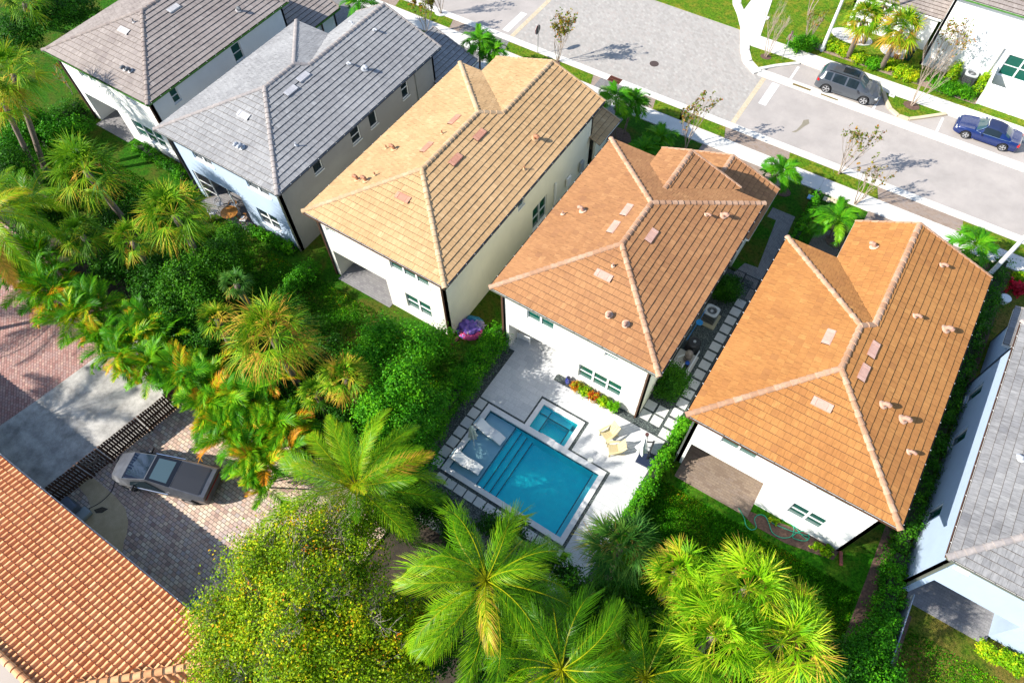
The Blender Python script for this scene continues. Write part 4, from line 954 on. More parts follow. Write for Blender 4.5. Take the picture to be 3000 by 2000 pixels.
r,_,_,pt=car('dark grey station wagon with a glass roof parked at the far kerb',(-3.05,53.0,-.08),R(3),4.95,
 [(-2.48,.95),(-2.3,1.35),(-2.05,1.66),(-1.5,1.74),(0,1.76),(.5,1.70),(.62,1.66),(1.25,1.17),(1.5,1.09),(2.25,.96),(2.48,.75)],
 [(-2.48,.9),(-2.3,1.08),(-1.8,1.12),(0,1.08),(1.2,1.05),(1.6,1.0),(2.2,.88),(2.48,.62)],
 [(-2.48,1.5),(-2.3,1.86),(-1.8,1.97),(0,2.0),(1.5,1.98),(2.1,1.88),(2.35,1.6),(2.48,1.2)],
 [(-2.48,1.1),(-1.9,1.28),(0,1.36),(.6,1.30),(1.25,1.44),(2.48,1.2)],(-1.50,1.47),.37,SUVP,[(.66,1.22),(-2.38,-2.08)],[(-1.95,-1.42),(-1.36,-.32),(-.26,.66)],sun=(-.85,.42))
mirrors(r,.72,.99,1.08,SUVP)
for s in (1,-1):
    MB().box((-2.32,.80*s,.93),(.18,.34,.16),0).build('tail_lamp',RED,r,bevel=.03); MB().box((2.28,.72*s,.72),(.2,.34,.12)).build('headlight',AMB,r,bevel=.03)
    MB().bar((-1.8,.62*s,1.76),(.45,.64*s,1.77),.04,.04).build('roof_rail',MT['black'],r)
MB().box((2.46,0,.55),(.08,.7,.28)).build('grille',MT['black'],r,bevel=.02)
r,_,_,pt=car('navy blue convertible with its fabric roof closed, parked at the right',(7.5,53.35,-.08),R(180+1),4.60,
 [(-2.3,.72),(-2.15,.93),(-1.75,.97),(-1.5,1.0),(-1.0,1.26),(-.45,1.38),(.15,1.38),(.3,1.34),(.92,.96),(1.3,.93),(2.0,.82),(2.3,.6)],
 [(-2.3,.66),(-2.1,.88),(-1.6,.92),(0,.90),(1.0,.88),(1.6,.83),(2.1,.72),(2.3,.5)],
 [(-2.3,1.3),(-2.1,1.62),(-1.6,1.76),(0,1.78),(1.5,1.77),(2.0,1.66),(2.2,1.45),(2.3,1.1)],
 [(-2.3,1.0),(-1.4,1.2),(-.4,1.16),(.3,1.12),(.95,1.36),(2.3,1.1)],(-1.32,1.33),.325,BLUEP,[(.34,.9),(-1.36,-1.02)],[(-.82,.42)],roofmat=plain('blue black canvas',(.008,.02,.075),.8),roof_x=(-.98,.26))
mirrors(r,.5,.88,.93,BLUEP)
for s in (1,-1):
    MB().box((-2.16,.62*s,.74),(.2,.34,.16)).build('tail_lamp',RED,r,bevel=.03); MB().box((2.1,.60*s,.62),(.24,.32,.13)).build('headlight',AMB,r,bevel=.03)
    MB().tube(smoothpts([(-1.62,.5*s,.985),(-1.45,.82*s,.95),(-.4,.875*s,.935),(.55,.86*s,.915),(.88,.80*s,.945)]),.018,6).build('trim',CHR,r)
MB().tube(smoothpts([(.84,.83,.94),(.34,.60,1.36),(.36,0,1.40),(.34,-.60,1.36),(.84,-.83,.94)]),.03,6).build('windscreen_frame',CHR,r)
# wedge pickup
def pickup():
    c=at2(430,1390,.6); loc=(-23.95,.78,.01); root=thing('pickup_truck','angular silver pickup with a flat dark bed cover on the cobbles','pickup truck',loc,R(180+20))
    ss=plain('brushed steel',(.16,.165,.18),.38,metal=.6,c2=(.11,.115,.13),scale=3); L=5.75; hw=1.0
    # side outline: (x, z) upper crease line from nose to tail; body panels folded
    gw=lambda x:lerp_table([(-2.9,.84),(-1.2,.80),(.55,.72),(2.2,.80),(2.87,.62)],x)
    top=lambda x:lerp_table([(-2.87,1.30),(-1.0,1.62),(.45,1.84),(2.15,1.17),(2.87,.95)],x)
    xs=[-2.87,-2.4,-1.9,-1.4,-1.0,-.5,0,.45,.9,1.3,1.7,2.15,2.5,2.78,2.87]; V=[];K=9
    for x in xs:
        t=top(x); bz=lerp_table([(-2.87,1.10),(-1,1.12),(2.2,.98),(2.87,.80)],x); w=lerp_table([(-2.87,.97),(-2,1.01),(2.2,1.0),(2.6,.93),(2.87,.80)],x); zb=.42; g_=gw(x)
        for wx in (-1.75,1.87):
            dx=abs(x-wx)
            if dx<.55: zb=.95
        zb=min(zb,bz-.1); nose=.12*0
        for (y,z) in ((w*.95,zb),(w,(zb+bz)/2),(w,bz),(g_,t),(0,t+.01),(-g_,t),(-w,bz),(-w,(zb+bz)/2),(-w*.95,zb)): V.append((x-(0.16*(1-abs(y)/1.0) if False else 0)+ (.10*(1-(y/ .9)**2) if x>2.7 else 0),y,z))
    fs=[(i*K+j,i*K+j+1,(i+1)*K+j+1,(i+1)*K+j) for i in range(len(xs)-1) for j in range(K-1)]+[(i*K,(i+1)*K,(i+1)*K+K-1,i*K+K-1) for i in range(len(xs)-1)]
    fs+=[tuple(range(K-1,-1,-1)),tuple((len(xs)-1)*K+j for j in range(K))]
    MB().add(V,fs).build('body',ss,root)
    def top_sheet(name,x0,x1,f,mat,o=.012,th=.01):
        mb=MB(); n=6; vs=[]
        for i in range(n+1):
            x=x0+(x1-x0)*i/n; w=gw(x)*f
            for y in (-w,0,w): vs.append((x+(.10*(1-(y/.9)**2) if x>2.1 else 0)*min(1,(x-2.1)/.5 if x>2.1 else 0),y,top(x)+o+(.01*(1-abs(y)/w))))
        mb.add(vs,[(3*i,3*i+1,3*i+4,3*i+3) for i in range(n)]+[(3*i+1,3*i+2,3*i+5,3*i+4) for i in range(n)]); return mb.build(name,mat,root)
    top_sheet('windscreen',.50,2.12,.96,plain('pickup glass',(.008,.014,.03),.03,spec=.55))
    top_sheet('roof_glass',-.95,.42,.98,plain('roof glass frame',(.012,.015,.022),.15,spec=.3),o=.012)
    top_sheet('skylight',-.72,.22,.80,plain('skylight glass',(.06,.10,.12),.05,spec=.6),o=.018)
    top_sheet('bed_cover',-2.55,-1.02,.93,plain('slatted bed cover',(.018,.021,.03),.55,var=.15,scale=30),o=.02)
    for x in (-1.0,-2.6): MB().box((x,0,top(x)+.022),(.03,1.45,.012)).build('seam',MT['black'],root)
    for s in (1,-1):
        mb=MB(); mb.add([(1.55,.985*s,1.03),(-.75,.985*s,1.17),(.42,.79*s,1.72),(1.45,.86*s,1.33),(1.55,.975*s,1.02),(-.75,.975*s,1.16),(.42,.78*s,1.71),(1.45,.85*s,1.32)],[(0,1,2,3),(7,6,5,4)]); o=mb.build('side_window',MT['glass_dark'],root); o.location=(0,.022*s,.012)
        MB().bar((1.6,1.02*s,.95),(-.8,1.04*s,1.10),.035,.06).build('trim',plain('bright sill',(.8,.8,.82),.2,metal=.9),root)
        mb=MB(); mb.box((1.28,1.13*s,1.15),(.14,.30,.16)); mb.build('mirror',MT['black'],root,bevel=.03)
        for wx in (-1.75,1.87):
            mb=MB(); mb.tube([(wx,.78*s,.44),(wx,1.04*s,.44)],[.44,.44],24); w_=mb.build('wheel',plain('pickup tyre',(.02,.02,.02),.8),root,bevel=.03)
            rm=MB(); rm.tube([(wx,1.03*s,.44),(wx,1.055*s,.44)],[.30,.24],7); rm.build('rim',plain('grey wheel cover',(.22,.20,.19),.5),w_)
            MB().add([(wx-.62,1.03*s,.62),(wx-.36,1.07*s,.98),(wx+.36,1.07*s,.98),(wx+.62,1.03*s,.62),(wx-.62,.95*s,.62),(wx-.36,.95*s,1.0),(wx+.36,.95*s,1.0),(wx+.62,.95*s,.62)],[(0,1,5,4),(1,2,6,5),(2,3,7,6)]).build('wheel_arch',MT['black'],root)
    MB().box((-2.89,0,.98),(.03,1.7,.06)).build('light_bar',plain('dark red lens',(.25,.02,.01),.3),root)
    MB().box((0,0,.40),(4.9,1.7,.25)).build('underbody',MT['black'],root)
    for s in (-.35,.35): MB().bar((2.1,s-.3,1.20),(2.02,s+.35,1.235),.02,.02).build('wiper',MT['black'],root)
pickup()
# ------------------------------------------------------------------ garden things
def chair_adirondack(label,x,y,rz):
    root=thing('garden_chair',label,'chair',(x,y,.03),rz,'cream slatted garden chairs'); cm=plain('cream painted wood',(.56,.47,.26),.55,var=.12,scale=6) if 'cream painted wood' not in bpy.data.materials else bpy.data.materials['cream painted wood']
    mb=MB()
    for i in range(5): mb.box((0,-.30+i*.125,.36-.04*i*.6),(.56,.115,.025),0,rx=-.16)
    mb.build('seat',cm,root)
    mb=MB()
    for i in range(4):
        u=-.225+i*.15; mb.add([(u-.07,.20,.26),(u+.07,.20,.26),(u*1.1+.072,.56,.98-abs(u)*.15),(u*1.1-.072,.56,.98-abs(u)*.15),(u-.07,.225,.26),(u+.07,.225,.26),(u*1.1+.072,.585,.98-abs(u)*.15),(u*1.1-.072,.585,.98-abs(u)*.15)],[(0,1,2,3),(7,6,5,4),(0,4,5,1),(2,6,7,3),(1,5,6,2),(3,7,4,0)])
    mb.box((0,.46,.70),(.60,.03,.07),0,rx=-.45); mb.build('backrest',cm,root)
    for s in (1,-1):
        mb=MB(); mb.add([(s*.28,-.42,.56),(s*.42,-.42,.56),(s*.40,.0,.57),(s*.34,.36,.58),(s*.28,.36,.58),(s*.28,-.42,.585),(s*.42,-.42,.585),(s*.40,0,.595),(s*.34,.36,.605),(s*.28,.36,.605)],[(0,1,2,3,4),(9,8,7,6,5),(0,5,6,1),(1,6,7,2),(2,7,8,3),(3,8,9,4),(4,9,5,0)] if s>0 else [(4,3,2,1,0),(5,6,7,8,9),(1,6,5,0),(2,7,6,1),(3,8,7,2),(4,9,8,3),(0,5,9,4)]); mb.build('armrest',cm,root)
        MB().box((s*.31,-.34,.28),(.03,.10,.56)).build('leg',cm,root); MB().bar((s*.285,-.32,.33),(s*.285,.55,.04),.03,.10).build('leg',cm,root)
    return root
p=at2(1200+1690/2.904,1100+500/2.904,.3); chair_adirondack('cream slatted garden chair nearer the house wall, turned slightly left',p[0],p[1],R(-24))
p=at2(1200+1745/2.904,1100+628/2.904,.3); chair_adirondack('cream slatted garden chair nearer the folded cantilever parasol',p[0],p[1],R(-52))
def parasol(label,x,y):
    root=thing('folded_parasol',label,'parasol',(x,y,-.40)); cl=plain('cream canvas',(.72,.74,.62),.9,var=.25,scale=6)
    MB().cyl((0,0,0),.025,2.95,10).build('pole',MT['white'],root); mb=MB(); n=28; V=[]; st=[(2.95,.03),(2.8,.10),(2.4,.15),(2.05,.12),(1.8,.19),(1.5,.24)]
    for (z,r_) in st:
        for j in range(n): t=2*math.pi*j/n; k=r_*(1+.35*math.sin(8*t+z)*min(1,(3-z))); V.append((k*math.cos(t),k*math.sin(t),z+ (.06*math.sin(8*t) if z<1.6 else 0)))
    mb.add(V,[(i*n+j,i*n+(j+1)%n,(i+1)*n+(j+1)%n,(i+1)*n+j) for i in range(len(st)-1) for j in range(n)]+[tuple(range(n))]); mb.build('canopy',cl,root)
    MB().cyl((0,0,1.98),.135,.05,16).build('tie_strap',cl,root)
x,y=at2(1381,1250,2.4); parasol('folded cream parasol standing in the shallow shelf of the pool',x,y)
def cantilever():
    x,y=-2.15,16.35; root=thing('cantilever_parasol','folded white cantilever parasol with a black pole on a dark square base','parasol',(x,y,.03),R(3))
    MB().box((0,-.05,.045),(.92,.92,.09)).build('base',plain('dark blue base',(.015,.025,.06),.5),root,bevel=.02)
    mb=MB(); mb.box((.05,0,1.25),(.09,.12,2.4)); mb.build('pole',MT['black'],root)
    mb=MB(); mb.bar((.05,0,2.35),(-.30,.05,1.9),.06,.06); mb.bar((-.30,.05,1.9),(-.42,.06,2.75),.06,.06); mb.build('arm',MT['black'],root)
    MB().cyl((-.42,.06,2.68),.10,.10,14).build('hub',plain('brown hub',(.09,.035,.03),.5),root)
    cl=plain('white canvas',(.80,.80,.80),.9,var=.2,scale=6); mb=MB(); n=24; V=[]; st=[(2.6,.03),(2.3,.09),(1.8,.12),(1.3,.15),(.9,.24),(.6,.30)]
    for (z,r_) in st:
        for j in range(n): t=2*math.pi*j/n; k=r_*(1+.4*math.sin(6*t+z*2)); V.append((-.42+k*math.cos(t),.06+k*math.sin(t),z+(.08*math.sin(6*t) if z<.7 else 0)))
    mb.add(V,[(i*n+j,i*n+(j+1)%n,(i+1)*n+(j+1)%n,(i+1)*n+j) for i in range(len(st)-1) for j in range(n)]+[tuple(range(n))]); mb.build('canopy',cl,root)
cantilever()
def lounger(label,p,q):
    ang=math.atan2(q[1]-p[1],q[0]-p[0]); L=math.hypot(q[0]-p[0],q[1]-p[1]); root=thing('pool_lounger',label,'pool lounger',(p[0],p[1],-.36),ang,'white loungers on the pool shelf'); wm=MT['white']
    prof=[(-.05,.62),(.08,.66),(.35,.50),(.62,.36),(.85,.30),(1.1,.36),(1.35,.40),(1.6,.34),(L,.20)]; pr=smoothpts([(a*L/1.95 if a<L else L,0,z) for a,z in prof],4); mb=MB(); V=[]
    for v in pr:
        for yy,dz in ((-.31,0),(-.29,.03),(0,.015),(.29,.03),(.31,0)): V.append((v.x,yy,v.z+dz))
    n=len(pr); mb.add(V,[(i*5+j,i*5+j+1,(i+1)*5+j+1,(i+1)*5+j) for i in range(n-1) for j in range(4)])
    V2=[(a,b,c-.05) for a,b,c in V]; o=len(mb.v); mb.add(V2,[((i+1)*5+j,(i+1)*5+j+1,i*5+j+1,i*5+j) for i in range(n-1) for j in range(4)])
    for j in (0,4): mb.f+= [tuple([i*5+j,(i+1)*5+j,o+(i+1)*5+j,o+i*5+j]) for i in range(n-1)]; mb.m+=[0]*(n-1); mb.a+=[.5]*(n-1)
    mb.build('seat',wm,root)
    mb=MB(); mb.add([(.0,-.27,.60),(.0,.27,.60),(.22,.25,.02),(.22,-.25,.02),(.55,-.25,.02),(.55,.25,.02)],[(0,1,2,3),(3,2,5,4)]); mb.build('base',wm,root)
    mb=MB(); mb.tube([(-.12,-.30,.64),(-.12,.30,.64)],.05,8); mb.build('head_pillow',plain('blue grey pillow',(.33,.45,.52),.6),root)
lounger('white curved pool lounger nearer the round spa, on the grey shelf',(-11.42,13.02),(-9.60,12.87))
a=at2(1200+385/2.904,1100+672/2.904,.1); b=at2(1200+602/2.904,1100+810/2.904,-.15); lounger('white curved pool lounger nearer the big coconut palm, on the grey shelf',a,(b[0]+.03,b[1]))
x,y=-4.77,14.56; MB().b2(x-.24,x+.24,y-.22,y+.22,-.01,.018).build('gravel_pocket',GRAV2,kind='structure'); tag(MB().cyl((x,y,.0),.165,.055,24).build('skimmer_lid',plain('pale lid',(.78,.77,.70),.5)),'round white skimmer lid in the gravel strip beside the pool','lid')
# ------------------------------------------------------------------ air conditioners, pool equipment
def condenser(label,x,y,rz,w=.86,h=.86,body='steel'):
    root=thing('air_conditioner',label,'air conditioner',(x,y,.0),rz); pad=plain('pad',(.42,.38,.25),.9) if 'pad' not in bpy.data.materials else bpy.data.materials['pad']
    MB().box((0,-.05,.05),(w+.35,w+.35,.1)).build('pad',pad,root)
    mb=MB(); mb.box((0,0,.1+h/2-.03),(w-.04,w-.04,h-.06)); mb.build('coil',plain('dark coil',(.05,.055,.06),.6) if 'dark coil' not in bpy.data.materials else bpy.data.materials['dark coil'],root)
    mb=MB()
    for i in range(-5,6):
        mb.box((i*w/11.5,w/2,.1+h/2),(.02,.02,h-.1)); mb.box((i*w/11.5,-w/2,.1+h/2),(.02,.02,h-.1)); mb.box((w/2,i*w/11.5,.1+h/2),(.02,.02,h-.1)); mb.box((-w/2,i*w/11.5,.1+h/2),(.02,.02,h-.1))
    mb.build('grille',MT['steel'],root)
    mb=MB(); n=28; V=[]; 
    for j in range(n):
        t=2*math.pi*j/n; c,s=math.cos(t),math.sin(t); k=(w/2+.01)/max(abs(c),abs(s)); k=min(k,(w/2)*1.22); V.append((c*k,s*k,.1+h)); V.append((c*(w*.36),s*(w*.36),.1+h+.03)); V.append((c*(w*.34),s*(w*.34),.1+h-.06)); V.append((c*k,s*k,.1+h-.07))
    mb.add(V,[f for j in range(n) for f in ((4*j,4*((j+1)%n),4*((j+1)%n)+1,4*j+1),(4*j+1,4*((j+1)%n)+1,4*((j+1)%n)+2,4*j+2),(4*j+3,4*((j+1)%n)+3,4*((j+1)%n),4*j))]); mb.build('top_cover',plain('pale grey metal',(.42,.44,.45),.45) if 'pale grey metal' not in bpy.data.materials else bpy.data.materials['pale grey metal'],root)
    mb=MB(); mb.cyl((0,0,.1+h-.12),.10,.08,14); 
    for i in range(5):
        t=2*math.pi*i/5; mb.add([(math.cos(t)*.08,math.sin(t)*.08,h-.0),(math.cos(t-.25)*.30,math.sin(t-.25)*.30,h+.0),(math.cos(t+.35)*.30,math.sin(t+.35)*.30,h-.04)],[(0,1,2)])
    mb.build('fan',MT['steel'],root)
    mb=MB(); [mb.tube([(math.cos(2*math.pi*i/24)*r_,math.sin(2*math.pi*i/24)*r_,.1+h+.02) for i in range(25)],.006,4,cap=False) for r_ in (.1,.18,.26)]; mb.build('guard',MT['steel'],root)
condenser('grey air conditioner beside the stepping slabs between two houses',-3.15,26.98,0); condenser('white air conditioner between clipped shrubs by the big plain house',4.72,59.5-.55,0,w=.95)
def pool_equipment():
    t=thing('pool_heater','round black pool heater beside the house wall','pool heater',(-3.1,24.4,0)); MB().cyl((0,0,0),.46,.75,24,r2=.40).build('body',MT['black'],t); MB().cyl((0,0,.75),.41,.06,24,r2=.34).build('lid',plain('black plastic',(.02,.02,.022),.35),t); MB().cyl((0,0,.81),.09,.05,12).build('cap',MT['steel'],t)
    t=thing('pool_filter','tall beige pool filter tank among white pipes','pool filter',(-3.0,23.45,0)); bm=plain('taupe tank',(.24,.20,.17),.45); MB().tube([(0,0,.05),(0,0,.12),(0,0,.85),(0,0,1.0),(0,0,1.06)],[.18,.24,.24,.15,.06],20).build('tank',bm,t,smooth=True); MB().cyl((0,0,.5),.255,.05,20).build('clamp',MT['black'],t)
    t=thing('pool_pump','pool pump with blue cap beside the filter','pool pump',(-2.85,22.75,0)); MB().tube([(0,-.35,.2),(0,.2,.2)],[.13,.13],14).build('motor',MT['black'],t); MB().cyl((0,.32,.08),.13,.28,14).build('strainer',MT['black'],t); MB().cyl((0,.32,.36),.14,.04,14).build('cap',plain('blue cap',(.02,.10,.45),.4),t)
    t=thing('pipework','white pool pipes with orange valve handles on the gravel','pipes',(-3.1,22.7,0)); pw=plain('white pvc',(.75,.76,.78),.35)
    for P in ([(-.4,-.6,.25),(-.4,.3,.25),(-.4,.3,.6),(-.1,.7,.6)],[(.5,-.2,.35),(.5,1.55,.35),(.5,1.55,.1)],[(-.5,-.55,.45),(.45,-.5,.45)],[(.45,-.75,.3),(.45,-.2,.3),(.45,-.2,.5)],[(.1,-.8,.2),(.1,-.2,.2),(.1,-.2,.55),(.1,.1,.55)],[(-.25,-.7,.3),(-.25,-.1,.3)]): MB().tube(P,.038,8).build('pipe',pw,t)
    om=plain('orange valve',(.65,.12,.02),.4); rm=plain('red valve',(.5,.02,.02),.4)
    for (a,b,m_) in ((-.2,-.55,om),(-.1,-.35,om),(-.3,-.85,rm),(.2,-.4,plain('blue valve',(.03,.2,.6),.4)),(.1,-.65,om)): MB().cyl((a,b,.45),.07,.08,10).build('valve',m_,t)
    t=thing('hose_pole','bright blue pool net leaning along the dark wall','pool net',(-3.55,24.2,.0)); bl=plain('pool blue',(.01,.22,.55),.4); MB().tube([(0,0,.9),(.05,2.6,1.0)],.02,6).build('pole',bl,t); MB().tube([(.12,1.5,1.0),(.12,1.5,1.03)],[.22,.22],16).build('net',bl,t)
    MB().b2(-3.7,-2.45,22.2,24.0,-.01,.06).build('equipment_pad',MT['concrete'],kind='structure')
pool_equipment()
# side gate
t=thing('metal_gate','black metal bar gate across the paved side passage','gate',(-2.45,30.55,0)); mb=MB(); mb.bar((0,0,1.2),(.9,0,1.2),.04,.04); mb.bar((0,0,.15),(.9,0,.15),.04,.04); [mb.box((.05+i*.1,0,.68),(.02,.02,1.1)) for i in range(9)]; mb.build('bars',MT['black'],t); [MB().box((x,0,.65),(.06,.06,1.35)).build('post',MT['black'],t) for x in (-.03,.93)]
t=thing('metal_fence','black metal bar fence beside the house wall and the gate','fence',(-3.7,30.6,0)); mb=MB(); mb.bar((0,0,1.2),(1.2,0,1.2),.03,.03); mb.bar((0,0,.15),(1.2,0,.15),.03,.03); [mb.box((.05+i*.11,0,.68),(.018,.018,1.1)) for i in range(11)]; mb.build('bars',MT['black'],t)
# patio furniture
def wood_chair(label,x,y,rz,cm,seatm,group):
    root=thing('patio_chair',label,'chair',(x,y,.035),rz,group); MB().box((0,0,.42),(.46,.46,.06)).build('seat',seatm,root,bevel=.02)
    mb=MB(); mb.tube(smoothpts([(-.27,-.05,.66),(-.25,.2,.70),(0,.27,.78),(.25,.2,.70),(.27,-.05,.66)],4),.03,6); [mb.bar((u,.25,.42),(u,.26,.75),.03) for u in (-.12,0,.12)]; mb.build('backrest',cm,root)
    for a,b in ((-.22,-.2),(.22,-.2),(-.2,.2),(.2,.2)): MB().bar((a,b,.40),(a*1.15,b*1.15,0),.035).build('leg',cm,root)
OW=plain('orange varnished wood',(.48,.20,.04),.4,var=.3,scale=8); WC=plain('white cushion',(.75,.75,.76),.9)
x,y=at2(540+420/3.2,480+455/3.2,.75); t=thing('round_table','round orange wooden table on the patio of the pale blue house','table',(x,y,.035)); MB().cyl((0,0,.71),.60,.04,32).build('tabletop',OW,t); mb=MB(); mb.b2(-.005,.005,-.6,.6,.751,.753); mb.build('seam',MT['brown'],t)
for a in range(4): MB().bar((.32*math.cos(a*1.57+.7),.32*math.sin(a*1.57+.7),.7),(.42*math.cos(a*1.57+.7),.42*math.sin(a*1.57+.7),0),.05).build('leg',OW,t)
wood_chair('wooden armchair with a white cushion at the house side of the round table',x-.45,y+.72,R(25),OW,WC,'wooden chairs round the table'); wood_chair('wooden armchair with a white cushion on the lawn side right of the round table',x+1.0,y+.25,R(-70),OW,WC,'wooden chairs round the table')
GS=plain('grey woven seat',(.33,.34,.36),.8); wood_chair('grey patio chair beside the screen door frame',x-1.45,y+.35,R(70),GS,GS,'grey patio chairs'); wood_chair('grey patio chair nearest the fan palm',x-1.25,y-.45,R(110),GS,GS,'grey patio chairs')
t=thing('stone_planter','pale square planter at the corner of the patio of the pale blue house','planter',(-33.2,16.6,0)); MB().box((0,0,.25),(.4,.4,.5)).build('pot',MT['concrete'],t,bevel=.03); MB().box((0,0,.505),(.32,.32,.02)).build('soil',MT['soil'],t)
wc=plain('white slat furniture',(.70,.71,.72),.5); t=thing('patio_bench','white slatted seat under the roof of the pool house patio','chair',(-12.2,19.35,.03),R(8)); MB().box((0,0,.4),(.9,.5,.05)).build('seat',wc,t); mb=MB(); [mb.box((-.4+i*.1,-.25,.62),(.04,.03,.42)) for i in range(9)]; mb.bar((-.45,-.25,.84),(.45,-.25,.84),.05); mb.build('backrest',wc,t); [MB().box((a,b,.2),(.05,.05,.4)).build('leg',wc,t) for a in (-.42,.42) for b in (-.22,.22)]
# deflated play castle
x,y=at2(1374,958,.2); mb=MB(); lumpy(mb,0,0,-.05,.78,.62,.5,1,amp=.5,fq=3); lumpy(mb,.1,.5,-.05,.62,.45,.40,2,m=2,amp=.4); lumpy(mb,.50,.30,-.03,.42,.36,.5,4,m=3,amp=.6,fq=4); o=mb.build('deflated_inflatable',[plain('violet vinyl',(.22,.13,.55),.35),plain('pink vinyl',(.80,.10,.30),.35),plain('teal vinyl',(.02,.22,.40),.35),plain('lilac vinyl',(.45,.38,.60),.4)],smooth=True); o.location=(x,y,0); o.rotation_euler=(0,0,R(15)); tag(o,'heap of deflated violet and pink play inflatable on the grass','inflatable')
mb=MB()
for i in range(9):
    t_=-2.4+i*.30; lumpy(mb,.15+.62*math.cos(t_),-.05+.62*math.sin(t_),-.05,.22,.20,.30,i,n1=12,n2=6,amp=.4)
pk=mb.build('pink_rim',bpy.data.materials['pink vinyl'],o,smooth=True)
mb=MB(); [lumpy(mb,rng.uniform(-.35,.25),-.42+rng.uniform(-.12,.12),.1,.12,.1,.18,i,n1=9,n2=5,amp=.6,m=i%3) for i in range(9)]; mb.build('crumpled_panel',[WC,MT['black'],plain('cream vinyl',(.7,.62,.4),.5)],o,smooth=True)
x,y=at2(1333,1000); tag(MB().box((x,y,.05),(.22,.6,.10),R(-15)).build('splash_block',plain('dark red brown block',(.12,.04,.03),.7)),'dark red splash block at the corner of the tan house','splash block')
# green garden hose
hp=[(2163,1488),(2178,1515),(2185,1540),(2200,1552),(2215,1545),(2210,1520),(2222,1508),(2240,1512),(2252,1535),(2262,1560),(2290,1575),(2318,1570),(2325,1545),(2305,1528),(2290,1520),(2300,1510),(2330,1545),(2352,1570),(2368,1578),(2366,1562),(2345,1556),(2320,1572),(2340,1582),(2362,1583),(2370,1572),(2350,1565),(2318,1556),(2290,1545),(2262,1532),(2255,1518)]
tag(MB().tube(smoothpts([(*at2(*p),.05+.02*math.sin(i)) for i,p in enumerate(hp)]),.022,6).build('garden_hose',plain('green hose',(.01,.34,.20),.4)),'long green garden hose tangled along the back wall of the white house','hose')
slab('planting_strip',[at2(2150,1480),at2(2470,1600),at2(2440,1640),at2(2300,1590),at2(2210,1540)],.015,MT['mulch'])
slab('planting_strip',[(12.2,6),(12.9,6),(12.9,16),(12.2,16)],.016,MT['mulch']); slab('planting_strip',rectp(10.4,12.1,5,41.0),.018,MT['mulch'])
slab('planting_strip',rectp(-9.6,6.0,56.75,57.6),.014,MT['sand'])
for cx,cy,rx,ry in ((-5.0,60.0,1.75,.95),(-1.3,59.9,1.2,.85),(-20.2,38.6,1.3,1.0),(-36.9,44.15,.55,.45),(-29.0,40.0,1.1,.9),(-42.0,40.2,1.0,.8),(16.0,43.3,.01,.01)):
    MB().prism([(cx+rx*math.cos(2*math.pi*i/28),cy+ry*math.sin(2*math.pi*i/28)) for i in range(28)],-.01,.045).build('pebble_bed',gravelmat('white pebbles',(.40,.40,.39),(.55,.55,.54),(.68,.68,.67)) if 'white pebbles' not in bpy.data.materials else bpy.data.materials['white pebbles'],kind='structure')
for cx,cy,r_ in ((-10.14,53.6,.45),(1.82,53.94,.62),(-16.2,38.5,1.3),(-3.3,39.9,.6),(1.5,37.4,.7),(-24.6,43.6,.4)):
    MB().prism([(cx+r_*math.cos(2*math.pi*i/20)*(1+.1*math.sin(3*i)),cy+r_*.8*math.sin(2*math.pi*i/20)) for i in range(20)],-.01,.035).build('mulch_ring',MT['mulch'],kind='structure')
# utility lids
for (px,py,m_,lab) in ((2376,580,plain('pale blue lid',(.25,.45,.70),.5),'pale blue square utility lid in the grass'),(2422,585,MT['concrete_warm'],'cream utility lid nearer the blue lid'),(2443,588,MT['concrete_warm'],'cream utility lid at the foot of the pavement, right of its twin'),(2244,53,MT['concrete'],'white utility lid beside the bare tree across the street'),(2612,280,MT['concrete'],'white utility lid in the triangular lawn island')):
    x,y=at2(px,py); mb=MB(); mb.box((0,0,.03),(.50,.42,.07)); o=mb.build('utility_lid',m_,bevel=.012); mb=MB(); mb.cyl((0,0,.066),.05,.004,10); mb.build('lift_hole',MT['black'],o); o.location=(x,y,0); tag(o,lab,'utility lid')
